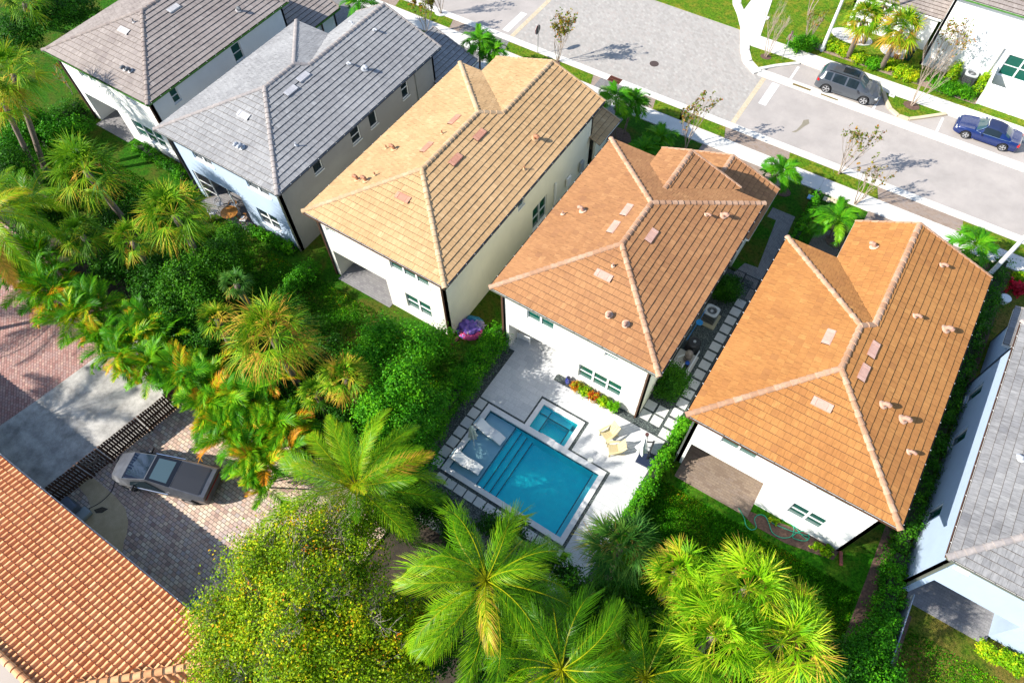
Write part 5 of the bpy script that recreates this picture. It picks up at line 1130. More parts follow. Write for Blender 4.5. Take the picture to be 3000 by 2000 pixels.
# street furniture
def stop_sign(label,x,y,rz,h=2.55,size=.76):
    root=thing('stop_sign',label,'road sign',(x,y,0),rz); MB().cyl((0,0,-.05),.03,h+.1,10).build('post',MT['steel'],root)
    r_=size/2/math.cos(R(22.5)); mb=MB(); pts=[(r_*math.cos(R(22.5+45*i)),r_*math.sin(R(22.5+45*i))) for i in range(8)]
    mb.add([(.04,a,h-.38+b) for a,b in pts]+[(.055,a,h-.38+b) for a,b in pts],[tuple(range(7,-1,-1)),tuple(range(8,16))]+[(i,(i+1)%8,(i+1)%8+8,i+8) for i in range(8)]); pl=mb.build('sign_plate',[plain('sign red',(.35,.01,.012),.4)],root)
    MB().add([(.035,a,h-.38+b) for a,b in pts],[tuple(range(7,-1,-1))]).build('sign_back',plain('sign back',(.10,.09,.09),.5),root)
    cu=bpy.data.curves.new('word','FONT'); cu.body='STOP'; cu.size=.30; cu.align_x='CENTER'; cu.align_y='CENTER'; cu.extrude=.002; tmp=bpy.data.objects.new('word',cu); dg=bpy.context.evaluated_depsgraph_get(); COL.objects.link(tmp); dg.update(); me=bpy.data.meshes.new_from_object(tmp.evaluated_get(dg)); bpy.data.objects.remove(tmp); me.materials.clear(); me.materials.append(MT['white'])
    o=bpy.data.objects.new('lettering',me); COL.objects.link(o); o.parent=pl; o.matrix_local=Matrix.Translation((.06,0,h-.38))@Matrix.Rotation(R(90),4,'Z')@Matrix.Rotation(R(90),4,'X')
    mb=MB(); q=[(.9*a,.9*b) for a,b in pts]
    for i in range(8): mb.bar((.058,q[i][0]*1.05,h-.38+q[i][1]*1.05),(.058,q[(i+1)%8][0]*1.05,h-.38+q[(i+1)%8][1]*1.05),.012,.02)
    mb.build('border',MT['white'],pl)
stop_sign('red stop sign in the lawn island beside the bare tree',-8.88,54.03,0); stop_sign('stop sign seen from behind in the verge left of the drain grate',-26.58,43.97,R(180))
def lamp(label,x,y,h=8.2):
    root=thing('lamp_post',label,'lamp post',(x,y,0),0,'white street lamp posts'); MB().tube([(0,0,-.05),(0,0,.35),(0,0,.4),(0,0,h)],[.20,.20,.15,.09],14).build('pole',plain('white lamp pole',(.70,.71,.73),.45) if 'white lamp pole' not in bpy.data.materials else bpy.data.materials['white lamp pole'],root)
    MB().tube([(0,0,h-.1),(0,.5,h+.1),(0,1.2,h+.1)],[.06,.05,.05],8).build('arm',MT['white'],root); MB().box((0,1.4,h+.08),(.3,.6,.12)).build('lamp_head',MT['white'],root,bevel=.04)
lamp('white lamp post at the shrub bed across the street, left of the fan palms',-6.51,56.9); lamp('white lamp post at the near pavement behind the orange roof',10.75,39.35,8.5)
# fence, bins across the street
t=thing('white_fence','white solid garden fence below the big window across the street','fence',(6.05,56.95,0)); mb=MB(); mb.b2(0,16,-.04,.04,0,1.85); mb.b2(-.04,.04,.045,3.0,0,1.85); mb.build('panels',MT['white'],t); [MB().box((x,0,.95),(.13,.13,1.95)).build('post',MT['white'],t) for x in (0,2.4,4.8,7.2)]
x,y=at2(2665,158,.5); t=thing('wheeled_bin','dark green wheeled bin on the white pebbles','bin',(x,y,.04)); MB().add([(-.22,-.25,0),(.22,-.25,0),(.22,.25,0),(-.22,.25,0),(-.29,-.33,.95),(.29,-.33,.95),(.29,.33,.95),(-.29,.33,.95)],[(0,1,2,3),(4,5,6,7),(0,1,5,4),(1,2,6,5),(2,3,7,6),(3,0,4,7)]).build('body',plain('bin green',(.01,.045,.03),.4),t); MB().box((0,-.02,.98),(.62,.72,.06)).build('lid',plain('bin lid',(.012,.03,.025),.35),t,bevel=.02); MB().bar((-.28,.38,.93),(.28,.38,.93),.035).build('handle',MT['white'],t); [MB().tube([(s*.26,.3,.1),(s*.32,.3,.1)],.1,12).build('wheel',MT['black'],t) for s in (1,-1)]
x,y=at2(2650,165,.3); t=thing('barrel','dusky red tub beside the green bin','tub',(x-.55,y-.1,.04)); MB().cyl((0,0,0),.22,.45,18,r2=.27).build('body',plain('dusky red plastic',(.25,.10,.09),.5),t); MB().cyl((0,0,.44),.28,.03,18).build('rim',MT['white'],t)
# ------------------------------------------------------------------ vegetation
nr=np.random.RandomState(11)
def rotz(a): c,s=np.cos(a),np.sin(a); return np.array([[c,-s,0],[s,c,0],[0,0,1.]])
G_FAN=leafmat('fan palm leaf',[(0,(.018,.075,.008)),(.35,(.05,.17,.012)),(.62,(.15,.32,.02)),(.82,(.34,.34,.05)),(1,(.40,.24,.09))],.3)
G_FANL=leafmat('lime fan palm leaf',[(0,(.04,.16,.008)),(.35,(.10,.30,.012)),(.62,(.22,.44,.02)),(.82,(.42,.48,.06)),(1,(.45,.30,.12))],.35)
G_BLUE=leafmat('blue green fan leaf',[(0,(.010,.05,.018)),(.4,(.03,.13,.035)),(.75,(.10,.22,.07)),(1,(.32,.22,.10))],.25)
G_COCO=leafmat('coconut leaf',[(0,(.018,.08,.006)),(.4,(.055,.19,.008)),(.7,(.16,.33,.015)),(.9,(.36,.36,.03)),(1,(.42,.26,.10))],.35,.35)
G_ARECA=leafmat('areca leaf',[(0,(.015,.10,.008)),(.4,(.045,.21,.010)),(.7,(.13,.34,.015)),(.88,(.40,.40,.02)),(1,(.45,.20,.03))],.35,.4)
G_ADON=leafmat('small palm leaf',[(0,(.012,.09,.010)),(.5,(.04,.21,.015)),(1,(.15,.36,.02))],.3,.4)
G_BROWN=leafmat('dry frond',[(0,(.16,.09,.04)),(.5,(.28,.15,.06)),(1,(.42,.27,.12))],.2)
G_BUSH=leafmat('dark broad leaf',[(0,(.006,.040,.004)),(.5,(.018,.10,.008)),(1,(.06,.21,.012))],.25)
G_BUSHL=leafmat('bright broad leaf',[(0,(.012,.085,.006)),(.5,(.035,.20,.010)),(1,(.11,.36,.015))],.3)
G_OAK=leafmat('oak leaf',[(0,(.04,.10,.004)),(.35,(.11,.24,.008)),(.65,(.26,.38,.012)),(.88,(.50,.38,.02)),(1,(.50,.16,.02))],.25)
G_YEL=leafmat('yellow green shrub leaf',[(0,(.04,.16,.006)),(.5,(.14,.34,.012)),(1,(.45,.48,.03))],.3)
G_MYR=leafmat('myrtle leaf',[(0,(.04,.10,.01)),(.4,(.10,.15,.015)),(.7,(.22,.13,.02)),(1,(.20,.05,.02))],.2)
G_MAG=leafmat('magenta leaf',[(0,(.25,.01,.05)),(1,(.60,.02,.14))],.3)
BARK=plain('grey palm bark',(.23,.18,.14),.9,c2=(.12,.09,.07),scale=9,bumps=.8,bscale=25); BARKD=plain('dark bark',(.09,.065,.045),.95,c2=(.04,.03,.022),scale=8,bumps=.8); TWIG=plain('pale twig',(.42,.35,.28),.85,var=.4,scale=8); TWIGP=plain('bare pinkish twig',(.46,.36,.28),.85,var=.35,scale=8)
class QB:
    def __init__(s): s.V=[];s.Q=[];s.T=[];s.n=0
    def add(s,V,Q,T): s.V.append(V);s.Q.append(Q+s.n);s.T.append(T);s.n+=len(V)
    def build(s,name,mat,parent=None,**k): return npmesh(name,np.concatenate(s.V),np.concatenate(s.Q),np.concatenate(s.T),mat,parent,**k)
def strips(base,dirv,side,L,w,droop,seg=3,tips=.15):
    """n thin blades: base (n,3), dirv, side (n,3), L,w (n,), droop (n,) -> verts, quads"""
    n=len(base); t=np.linspace(0,1,seg+1); V=np.zeros((n,seg+1,2,3))
    for i,tt in enumerate(t):
        c=base+dirv*(L*tt)[:,None]; c=c+np.array([0,0,-1.])*(droop*L*tt**2)[:,None]; ww=w*(1-(1-tips)*tt**1.5)*(.55+.45*min(1,tt*4)); V[:,i,0]=c-side*ww[:,None]/2; V[:,i,1]=c+side*ww[:,None]/2
    V=V.reshape(-1,3); b=(np.arange(n)*(seg+1)*2)[:,None]; Q=[]
    for i in range(seg): Q.append(np.stack([b[:,0]+2*i,b[:,0]+2*i+1,b[:,0]+2*i+3,b[:,0]+2*i+2],1))
    return V,np.stack(Q,1).reshape(-1,4),seg
def norm(v): return v/(np.linalg.norm(v,axis=-1,keepdims=True)+1e-9)
def fan_crown(qb,c,Rr,n=42,seed=1,tint=.45,skirt=.3,seglen=.52,nseg=25,w=.045):
    n=int(n*.78); w*=1.25
    rs=np.random.RandomState(seed); c=np.array(c,float)
    for i in range(n):
        u=(i+.5)/n; el=math.radians(86-u*(118+skirt*30)+rs.uniform(-9,9)); az=i*2.39996+rs.uniform(-.3,.3)
        pet=Rr*(1-seglen)*rs.uniform(.85,1.15)*(1.0 if el>-.3 else .8); d=np.array([math.cos(az)*math.cos(el),math.sin(az)*math.cos(el),math.sin(el)])
        up=np.array([-math.cos(az)*math.sin(el),-math.sin(az)*math.sin(el),math.cos(el)]); sd=np.cross(d,up); roll=rs.uniform(-.5,.5); up,sd=up*math.cos(roll)+sd*math.sin(roll),sd*math.cos(roll)-up*math.sin(roll)
        b=c+d*pet; tn=tint+.18*rs.randn()+ (.0 if u<.72 else (u-.72)*1.5*skirt/.3); 
        # petiole
        V,Q,s=strips(c[None],d[None],sd[None],np.array([pet]),np.array([.05]),np.array([0.]),1,.7); qb.add(V,Q,np.full(len(Q),min(1,tn+.15)))
        a=np.linspace(-1.6,1.6,nseg)+rs.uniform(-.05,.05,nseg); fold=.28
        dv=norm(np.cos(a)[:,None]*d+np.sin(a)[:,None]*sd+ (np.abs(np.sin(a))*fold)[:,None]*up*(-.4) + rs.uniform(-.13,.13,(nseg,3)))
        L=Rr*seglen*(.72+.28*np.cos(a*.6))*rs.uniform(.85,1.08,nseg); sv=norm(np.cross(dv,np.tile(up,(nseg,1))))
        V,Q,s=strips(np.tile(b,(nseg,1)),dv,sv,L,np.full(nseg,w),np.full(nseg,.40)*rs.uniform(.3,1.6,nseg),3,.12)
        T=np.repeat(np.clip(tn+rs.uniform(-.16,.16,nseg),0,1),s); T=T+np.tile([0,.03,.12],nseg); qb.add(V,Q,np.clip(T,0,1))
def frond(L,nl=60,seed=0,arch=.9,leaf=.8,w=.05,hang=.5,vee=.5,twist=0,seg=2,el0=.9):
    """pinnate frond growing along +x from the origin; returns verts,quads,tint"""
    rs=np.random.RandomState(seed); n=14; pts=[np.zeros(3)]; el=el0
    for i in range(n): el-=arch*(1.3*(i/n)+.15)/n*1.6; pts.append(pts[-1]+np.array([math.cos(el)*L/n,math.sin(twist*i/n)*L/n*.35,math.sin(el)*L/n]))
    P=np.array(pts); s=np.linspace(0,n,200); Pi=np.stack([np.interp(s,np.arange(n+1),P[:,k]) for k in range(3)],1); V_=[];Q_=[];T_=[];o=0
    # rachis
    tg=norm(np.gradient(P,axis=0)); sd=norm(np.cross(tg,[0,0,1.])); up=np.cross(sd,tg)
    for ax in (sd,up):
        r_=.035*(1-np.linspace(0,1,n+1)*.85)*(L/4)**.5; V=np.stack([P-ax*r_[:,None],P+ax*r_[:,None]],1).reshape(-1,3); Q=np.array([[2*i,2*i+1,2*i+3,2*i+2] for i in range(n)]); V_.append(V);Q_.append(Q+o);T_.append(np.full(n,.82));o+=len(V)
    t=np.linspace(.14,1,nl); idx=(t*199).astype(int); B=Pi[idx]; TG=norm(Pi[np.minimum(idx+3,199)]-Pi[np.maximum(idx-3,0)]); SD=norm(np.cross(TG,[0,0,1.])); UP=np.cross(SD,TG)
    prof=leaf*(np.sin(np.clip((t-.05)/.95,0,1)*math.pi*.86+.35))*rs.uniform(.85,1.1,nl)
    for sg in (1,-1):
        dv=norm(SD*sg*(.92-.3*t)[:,None]+TG*(.35+.75*t)[:,None]+UP*(vee+rs.uniform(-.14,.14,nl))[:,None]*.6)
        V,Q,sgm=strips(B,dv,norm(np.cross(dv,UP+rs.uniform(-.25,.25,(nl,3)))),np.abs(prof)+.08,np.full(nl,w),hang*rs.uniform(.5,1.5,nl),seg,.15)
        V_.append(V);Q_.append(Q+o);o+=len(V); T_.append(np.repeat(rs.uniform(-.14,.14,nl),sgm)+np.tile(np.linspace(0,.1,sgm),nl))
    return np.concatenate(V_),np.concatenate(Q_),np.concatenate([np.where(x==.82,.82,x) for x in T_])
def place_fronds(qb,c,fr,els,azs,tints,scale=None,seed=0):
    rs=np.random.RandomState(seed)
    for i,(el,az,tn) in enumerate(zip(els,azs,tints)):
        V,Q,T=fr[i%len(fr)]; k=1 if scale is None else scale[i]; roll=rs.uniform(-.65,.65); cr,sr=math.cos(roll),math.sin(roll)
        Rx=np.array([[1,0,0],[0,cr,-sr],[0,sr,cr]]); ce,se=math.cos(el),math.sin(el); Ry=np.array([[ce,0,-se],[0,1,0],[se,0,ce]])
        W=(V*k)@Rx.T@Ry.T@rotz(az).T+np.array(c); qb.add(W,Q,np.clip(np.where(T>.8,.84,T+tn),0,1))
def trunk(parent,p,q,r0,r1,bend=(0,0),mat=None,rings=10):
    p=Vector(p);q=Vector(q);pts=[];rad=[]
    for i in range(rings+1): t=i/rings; v=p.lerp(q,t)+Vector((bend[0],bend[1],0))*math.sin(math.pi*t); pts.append(v); rad.append(r0+(r1-r0)*t+(.02 if i%2 else 0))
    return MB().tube(pts,rad,10).build('trunk',mat or BARK,parent,smooth=True)
def fan_palm(label,px,py,z,Rr,n=42,tint=.42,seed=1,base=None,mat=None,skirt=.3,group=None,w=.045,tr=.17,name='fan_palm'):
    x,y=at2(px,py,z); b=base or (x+rng.uniform(-.3,.3),y+rng.uniform(-.3,.3)); root=thing(name,label,'palm tree',(b[0],b[1],0),0,group)
    trunk(root,(0,0,-.1),(x-b[0],y-b[1],z-.1),tr*1.2,tr)
    qb=QB(); fan_crown(qb,(x-b[0],y-b[1],z),Rr,n,seed,tint,skirt,w=w); qb.build('crown',mat or G_FAN,root); return root
def pinnate_palm(label,px,py,z,L,n=26,tint=.42,seed=1,base=None,mat=None,lo=-35,hi=80,leaf=.85,nl=64,group=None,w=.05,name='coconut_palm',tr=.14,arch=1.0,dry=0,hang=.5,az0=0,fn=4):
    x,y=at2(px,py,z); b=base or (x+rng.uniform(-.5,.5),y+rng.uniform(-.5,.5)); root=thing(name,label,'palm tree',(b[0],b[1],0),0,group); c=(x-b[0],y-b[1],z)
    trunk(root,(0,0,-.1),(c[0],c[1],z-.05),tr*1.3,tr); rs=np.random.RandomState(seed)
    fr=[frond(L,nl,seed*10+k,arch*rs.uniform(.7,1.25),leaf,w,hang,.5,rs.uniform(-.6,.6),el0=0) for k in range(fn)]
    u=(np.arange(n)+.5)/n; els=np.radians(hi-(hi-lo)*u**.8+rs.uniform(-6,6,n)); azs=az0+np.arange(n)*2.39996+rs.uniform(-.2,.2,n); sc=1-.35*(1-u)**3*1+rs.uniform(-.08,.08,n)
    qb=QB(); place_fronds(qb,c,fr,els,azs,tint+.13*rs.randn(n)+(u>.85)*dry,sc,seed); qb.build('crown',mat or G_COCO,root); return root
def leaf_cloud(qb,centers,radii,n,size,seed,tint=(.2,.9),shell=.55,nz=.35,light=True):
    """leaf sized quads through a set of lobes; density varies so that gaps stay open"""
    rs=np.random.RandomState(seed); centers=np.array(centers,float); radii=np.array(radii,float)
    if radii.ndim==1: radii=np.stack([radii,radii,radii*.8],1)
    vol=radii.prod(1)**(2/3); m_=max(8,n//26); pk=rs.choice(len(centers),m_,p=vol/vol.sum()); dm=norm(rs.randn(m_,3)); rm_=(shell+(1-shell)*rs.rand(m_)**.6); wh=rs.randint(0,m_,n); pick=pk[wh]; loc=dm[wh]*rm_[wh][:,None]+rs.randn(n,3)*np.minimum(.20/radii[pick],.22); ctn=rs.randn(m_)[wh]; d=norm(loc); rl=np.linalg.norm(loc,axis=1); r_=rl*(1+nz*.5*np.sin(d[:,0]*5+pick)*np.cos(d[:,1]*6+pick*2)+ nz*.3*np.sin(d[:,2]*9+d[:,0]*7)); P=centers[pick]+d*radii[pick]*r_[:,None]
    keep_=P[:,2]>.02; P=P[keep_]; d=d[keep_]; n=len(P)
    a=norm(rs.randn(n,3)); nrm=norm(d[:n]*.9+np.array([0,0,.5])+rs.randn(n,3)*.7); a=norm(np.cross(nrm,a)); b=np.cross(nrm,a); s=size*rs.uniform(.6,1.4,n); V=np.stack([P-a*s[:,None]*.5,P+b*s[:,None]*.32,P+a*s[:,None]*.5,P-b*s[:,None]*.32],1).reshape(-1,3)
    Q=np.arange(4*n).reshape(-1,4); cl=.5+.5*np.sin(P[:,0]*2.3+seed)*np.sin(P[:,1]*2.1+1.3*seed)*np.sin(P[:,2]*2.7); T=np.clip(tint[0]+(tint[1]-tint[0])*(.25+.5*cl)+rs.randn(n)*.13+ctn[keep_]*.16,0,1); qb.add(V,Q,T)
def branches(mb,p,d,L,r_,depth,rr,spread=.5,up=.1,n=None):
    p=Vector(p);d=Vector(d).normalized(); pts=[p]; k=4
    for i in range(k): d=(d+Vector((rr.uniform(-.12,.12),rr.uniform(-.12,.12),up*.3))).normalized(); pts.append(pts[-1]+d*L/k)
    mb.tube(pts,[r_*(1-.5*i/k) for i in range(k+1)],5 if depth<2 else 4,cap=False)
    if depth>0:
        for i in range(n or rr.choice((2,3,3))):
            a=Vector((rr.uniform(-1,1),rr.uniform(-1,1),rr.uniform(-.3,.8)))*spread; branches(mb,pts[-1-rr.choice((0,0,1))],d+a,L*rr.uniform(.6,.85),r_*.55,depth-1,rr,spread,up)
    return mb
def tree(name,label,base,lobes,nleaf,size,mat,seed,tint=(.1,.9),trunk_r=.14,cat='tree',bark=None,shell=.45,group=None,bd=3):
    """lobes: (x,y,z,r) in world"""
    root=thing(name,label,cat,(base[0],base[1],0),0,group); rr=random.Random(seed); L=[(a-base[0],b-base[1],c,r_) for a,b,c,r_ in lobes]; cz=sum(l[2] for l in L)/len(L); mb=MB()
    cx=sum(l[0] for l in L)/len(L);cy=sum(l[1] for l in L)/len(L); mb.tube([(0,0,-.1),(cx*.3,cy*.3,cz*.35),(cx*.6,cy*.6,cz*.6)],[trunk_r,trunk_r*.8,trunk_r*.6],8)
    for l in L:
        q=Vector((l[0],l[1],l[2])); p=Vector((cx*.5,cy*.5,cz*.5)); d=q-p; mb.tube([p,p+d*.5+Vector((0,0,.15)),q],[trunk_r*.5,trunk_r*.3,trunk_r*.15],6)
        for _ in range(3 if bd<5 else 9): branches(mb,p+d*rr.uniform(.4,.9),(rr.uniform(-1,1),rr.uniform(-1,1),rr.uniform(.1,1)),l[3]*.5,trunk_r*.16,bd-1,rr,.7)
    mb.build('trunk',bark or BARKD,root)
    qb=QB(); leaf_cloud(qb,[l[:3] for l in L],[l[3] for l in L],nleaf,size,seed,tint,shell); qb.build('crown',mat,root); return root
def hedge(label,pts,w,h,n,mat,seed,size=.11,name='hedge',tint=(.1,.9),base_h=.1):
    """clipped but shaggy row of shrubs along a polyline"""
    a=Vector(pts[0]); root=thing(name,label,'hedge',(a.x,a.y,0)); rs=np.random.RandomState(seed); core=MB(); cen=[];rad=[]
    for p,q in zip(pts[:-1],pts[1:]):
        p=Vector(p);q=Vector(q);L=(q-p).length;k=max(2,int(L/(w*.55)))
        for i in range(k):
            c=p.lerp(q,(i+.5)/k); hh=h*rs.uniform(.82,1.12); cen.append((c.x-a.x+rs.uniform(-.1,.1)*w,c.y-a.y+rs.uniform(-.1,.1)*w,hh*.5)); rad.append((w*.52*rs.uniform(.85,1.15),w*.52*rs.uniform(.85,1.15),hh*.52))
        core.bar((p.x-a.x,p.y-a.y,h*.36),(q.x-a.x,q.y-a.y,h*.36),w*.45,h*.6)
    core.build('stems',plain('dark stems',(.02,.03,.012),.95) if 'dark stems' not in bpy.data.materials else bpy.data.materials['dark stems'],root)
    qb=QB(); leaf_cloud(qb,cen,rad,n,size,seed,tint,.72,nz=.3); qb.build('foliage',mat,root); return root
def shrub(label,x,y,r_,h,n,mat,seed,size=.10,tint=(.1,.9),name='shrub',group=None,cat='shrub'):
    root=thing(name,label,cat,(x,y,0),0,group); rr=random.Random(seed); mb=MB()
    for i in range(4): branches(mb,(0,0,0),(rr.uniform(-.6,.6),rr.uniform(-.6,.6),1),h*.45,.02,1,rr,.5)
    mb.build('stems',BARKD,root); rs=np.random.RandomState(seed); k=6; cen=[(rs.uniform(-.5,.5)*r_,rs.uniform(-.5,.5)*r_,h*rs.uniform(.35,.6)) for _ in range(k)]; rad=[(r_*.6,r_*.6,h*.42)]*k
    qb=QB(); leaf_cloud(qb,cen,rad,n,size,seed,tint,.5); qb.build('foliage',mat,root); return root
def myrtle(label,x,y,h,seed,leaves=120,stems=4,group='crape myrtles along the street',spread=.35,depth=4,mat=None):
    root=thing('crape_myrtle',label,'tree',(x,y,0),0,group); rr=random.Random(seed); mb=MB()
    for i in range(stems):
        t=2*math.pi*i/stems+rr.random(); branches(mb,(.05*math.cos(t),.05*math.sin(t),0),(.28*math.cos(t),.28*math.sin(t),1),h*.33,.045,depth,rr,spread,.35,n=3)
    mb.build('trunk',TWIGP,root); tips=[Vector(v) for v in mb.v if v[2]>h*.42]; rs=np.random.RandomState(seed)
    if leaves:
        P=np.array([tips[rr.randrange(len(tips))] for _ in range(leaves//4)]); P=np.repeat(P,4,0)+rs.randn(len(P)*4,3)*.07; n=len(P); a=norm(rs.randn(n,3)); b=norm(np.cross(a,rs.randn(n,3))); s=rs.uniform(.10,.22,n)[:,None]; V=np.stack([P-a*s*.5,P+b*s*.35,P+a*s*.5,P-b*s*.35],1).reshape(-1,3)
        npmesh('crown',V,np.arange(4*n).reshape(-1,4),rs.rand(n),mat or G_MYR,root)
    return root
# --- back belt, fan palms
fan_palm('round fan palm on the lawn edge, between the leaning tall trunks and the grey house',247,497,6.5,2.75,46,.44,1)
fan_palm('round fan palm in front of the patio table of the pale blue house',508,628,6.5,2.6,48,.46,2)
fan_palm('smaller dark fan palm just below the palm at the lawn edge',240,690,4.2,1.9,34,.32,3)
fan_palm('small fan palm with golden dead leaves left of the patio palm',385,705,4.5,1.7,34,.50,4,skirt=.5)
fan_palm('large bright fan palm in the middle of the green belt, above the cobbled drive',795,985,7.2,2.85,56,.60,5,skirt=.35)
fan_palm('young fan palm leaning out left of the large bright fan palm',634,935,4.5,1.35,26,.55,6)
fan_palm('small blue green fan palm shoots above the large bright fan palm',690,830,3.6,1.2,22,.4,7,mat=G_BLUE)
fan_palm('small round fan palm with dry brown tips beside the broadleaf tree',1009,1105,5.5,1.65,36,.55,8,skirt=.55)
fan_palm('low fan palm tucked left of the brown tipped one',925,1150,4.2,1.2,24,.42,9)
fan_palm('tall fan palm on a long leaning trunk at the upper left',36,215,8.0,2.5,40,.46,10,base=at2(138,520),tr=.16)
fan_palm('second tall fan palm at the left edge, lower crown',8,300,7.0,2.1,34,.5,12,base=at2(120,535),tr=.15)
fan_palm('dark fan palm at the far upper left corner by the hedge',70,8,6,2.0,30,.2,13,base=at2(85,70))
fan_palm('dark blue green fan palm at the lower corner of the pool terrace',1817,1600,5.0,2.2,50,.38,14,mat=G_BLUE,skirt=.35)
fan_palm('lime fan palm right of the dark blue green one',1985,1672,6.0,1.75,40,.52,15,mat=G_FANL)
fan_palm('huge lime fan palm at the bottom, upper crown by the lawn',2190,1725,7.2,2.35,50,.52,16,mat=G_FANL)
fan_palm('huge lime fan palm at the bottom, right crown cut by the frame',2290,1880,7.0,2.5,52,.55,17,mat=G_FANL,skirt=.45)
fan_palm('huge lime fan palm at the bottom, left crown cut by the frame',2095,1860,7.0,2.4,50,.50,18,mat=G_FANL)
fan_palm('fan palm across the street, left of two over the shrub bed',2532,58,4.3,1.75,48,.50,19,base=(-4.35,57.2),skirt=.5,w=.06)
fan_palm('fan palm across the street, right of two, near the plain wall',2642,88,4.6,2.0,52,.52,20,base=(-1.6,57.2),skirt=.4,w=.06)
fan_palm('fan palm behind the other two across the street, on white pebbles',2590,10,4.6,1.5,34,.5,21,base=(-3.9,59.7),w=.06)
# --- coconut palms
pinnate_palm('large coconut palm in front of the pool, centre of the picture bottom',1424,1700,9.0,4.9,38,.46,31,leaf=.85,nl=62,w=.042,base=(-5.0,3.6),lo=-50,hi=74,arch=1.7,az0=.6,fn=8,hang=1.0)
pinnate_palm('coconut palm at the bottom edge right of the large one',1645,1960,8.0,4.7,32,.36,32,leaf=.8,nl=60,w=.04,base=(-.2,3.0),lo=-42,hi=72,arch=1.6,az0=.2,fn=7,hang=1.0)
pinnate_palm('coconut palm with arching fronds between the cobbled drive and the pool',1045,1425,5.5,4.4,30,.50,33,leaf=.78,nl=58,w=.04,lo=5,hi=75,arch=.9,fn=5)
pinnate_palm('coconut palm with browning fronds at the left edge',-35,625,7.0,4.2,20,.62,34,leaf=.85,nl=60,dry=.4,lo=-35,hi=65,arch=1.1)
pinnate_palm('dark low coconut palm below the leaning trunks at the left',90,585,4.2,3.0,18,.36,35,leaf=.7,nl=50,lo=-10,hi=65)
pinnate_palm('darker coconut palm cut by the bottom edge, left of the lime fan palms',1890,1985,6.5,4.0,26,.30,36,leaf=.75,nl=56,w=.04,lo=-40,hi=70,arch=1.6,fn=6,hang=1.0)
fan_palm('small lime fan palm head between the blue green palm and the huge lime clump',2050,1755,6.2,1.7,34,.5,22,mat=G_FANL)
fan_palm('small lime fan palm head at the right side of the huge lime clump',2330,1790,6.2,1.6,32,.5,23,mat=G_FANL)
# --- areca clumps
def areca(label,px,py,z,n,L,seed,tint=.46):
    x,y=at2(px,py,z*.8); root=thing('areca_palm',label,'palm clump',(x,y,0),0,'areca palm clumps in the green belt'); rs=np.random.RandomState(seed); rr=random.Random(seed); fr=[frond(L,34,seed*7+k,rs.uniform(1.1,1.7),.50,.055,.35,.75,rs.uniform(-1,1),el0=0) for k in range(5)]; mb=MB(); qb=QB(); m=max(5,n//7)
    for s in range(m):
        a=rr.uniform(0,6.28); r0=rr.uniform(.1,.9); bx,by=r0*math.cos(a),r0*math.sin(a); hz=z*rr.uniform(.45,.85); tx,ty=bx*1.5,by*1.5; mb.tube([(bx*.5,by*.5,-.05),(bx,by,hz*.5),(tx,ty,hz)],[.05,.045,.04],6)
        k=n//m+1; place_fronds(qb,(tx,ty,hz),[fr[(s+i)%5] for i in range(k)],np.radians(rs.uniform(15,78,k)),rs.uniform(0,6.28,k),tint+.18*rs.randn(k)+(rs.rand(k)>.93)*.4,rs.uniform(.7,1.1,k),seed+s)
    mb.build('stems',plain('ringed green stems',(.12,.14,.04),.6) if 'ringed green stems' not in bpy.data.materials else bpy.data.materials['ringed green stems'],root); qb.build('crown',G_ARECA,root)
for i,(px,py,z,n,L,lab,tn) in enumerate([(55,800,3.2,46,2.3,'areca clump at the left edge above the pink pavers',.42),(165,845,3.4,56,2.4,'areca clump second from the left above the pink pavers',.40),(120,730,3.4,40,2.3,'dark areca clump under the browning coconut fronds',.30),(260,900,3.4,54,2.3,'areca clump hanging over the pink pavers and the stained concrete',.44),(330,985,3.2,54,2.2,'areca clump over the middle of the stained concrete',.48),(430,965,3.2,44,2.2,'areca clump behind the end of the dark fence',.42),(405,1065,2.8,44,2.1,'areca clump at the top end of the dark fence',.50),(590,1090,3.2,54,2.2,'areca clump right of the leaning white panel',.50),(625,1180,3.0,56,2.2,'areca clump nearest the pickup bonnet side, over the cobbles',.58),(735,1150,3.4,54,2.3,'areca clump below the large bright fan palm',.46),(715,1265,3.0,56,2.1,'areca clump hanging over the cobbles behind the pickup',.56),(840,1265,3.2,48,2.2,'areca clump between the pickup and the arching coconut palm',.46),(735,1370,2.6,34,1.8,'low areca clump at the tail of the pickup',.6)]): areca(lab,px,py,z,n,L,50+i,tn)
# --- broadleaf trees and bushes of the belt
def lob(*a): return [(*at2(px,py,z),z,r_) for (px,py,z,r_) in a]
tree('broadleaf_tree','dense dark green tree in front of the pale blue house patio',at2(600,830),lob((560,800,3.0,1.5),(640,760,2.8,1.4),(680,700,2.2,1.1),(500,860,2.6,1.3),(590,880,2.4,1.2)),30000,.13,G_BUSH,61,(.25,1))
tree('broadleaf_tree','dark green undergrowth tree between the areca clumps and the fan palm',at2(470,900),lob((440,850,2.2,1.2),(520,940,2.2,1.2),(600,1010,2.0,1.1),(470,790,2.4,1.1)),20000,.13,G_BUSH,62,(.0,.75))
tree('broadleaf_tree','bright green broadleaf tree at the corner of the tan house',at2(1180,1110),lob((1120,985,4.2,1.3),(1220,1010,4.2,1.2),(1290,1000,2.6,.9),(1060,1060,4.6,1.1),(1180,1120,5.0,1.25),(1110,1190,4.8,1.2),(1210,1170,4.4,1.0)),34000,.13,G_BUSHL,63,(.1,1),shell=.3)
tree('broadleaf_tree','loose green tree with bare pale twigs left of the long hedge',at2(1190,1290),lob((1200,1240,4.6,1.1),(1120,1300,4.4,1.1),(1250,1190,4.0,.9),(1230,1330,3.4,.9)),17000,.12,G_BUSHL,64,(.0,.85),bark=TWIG,shell=.2)
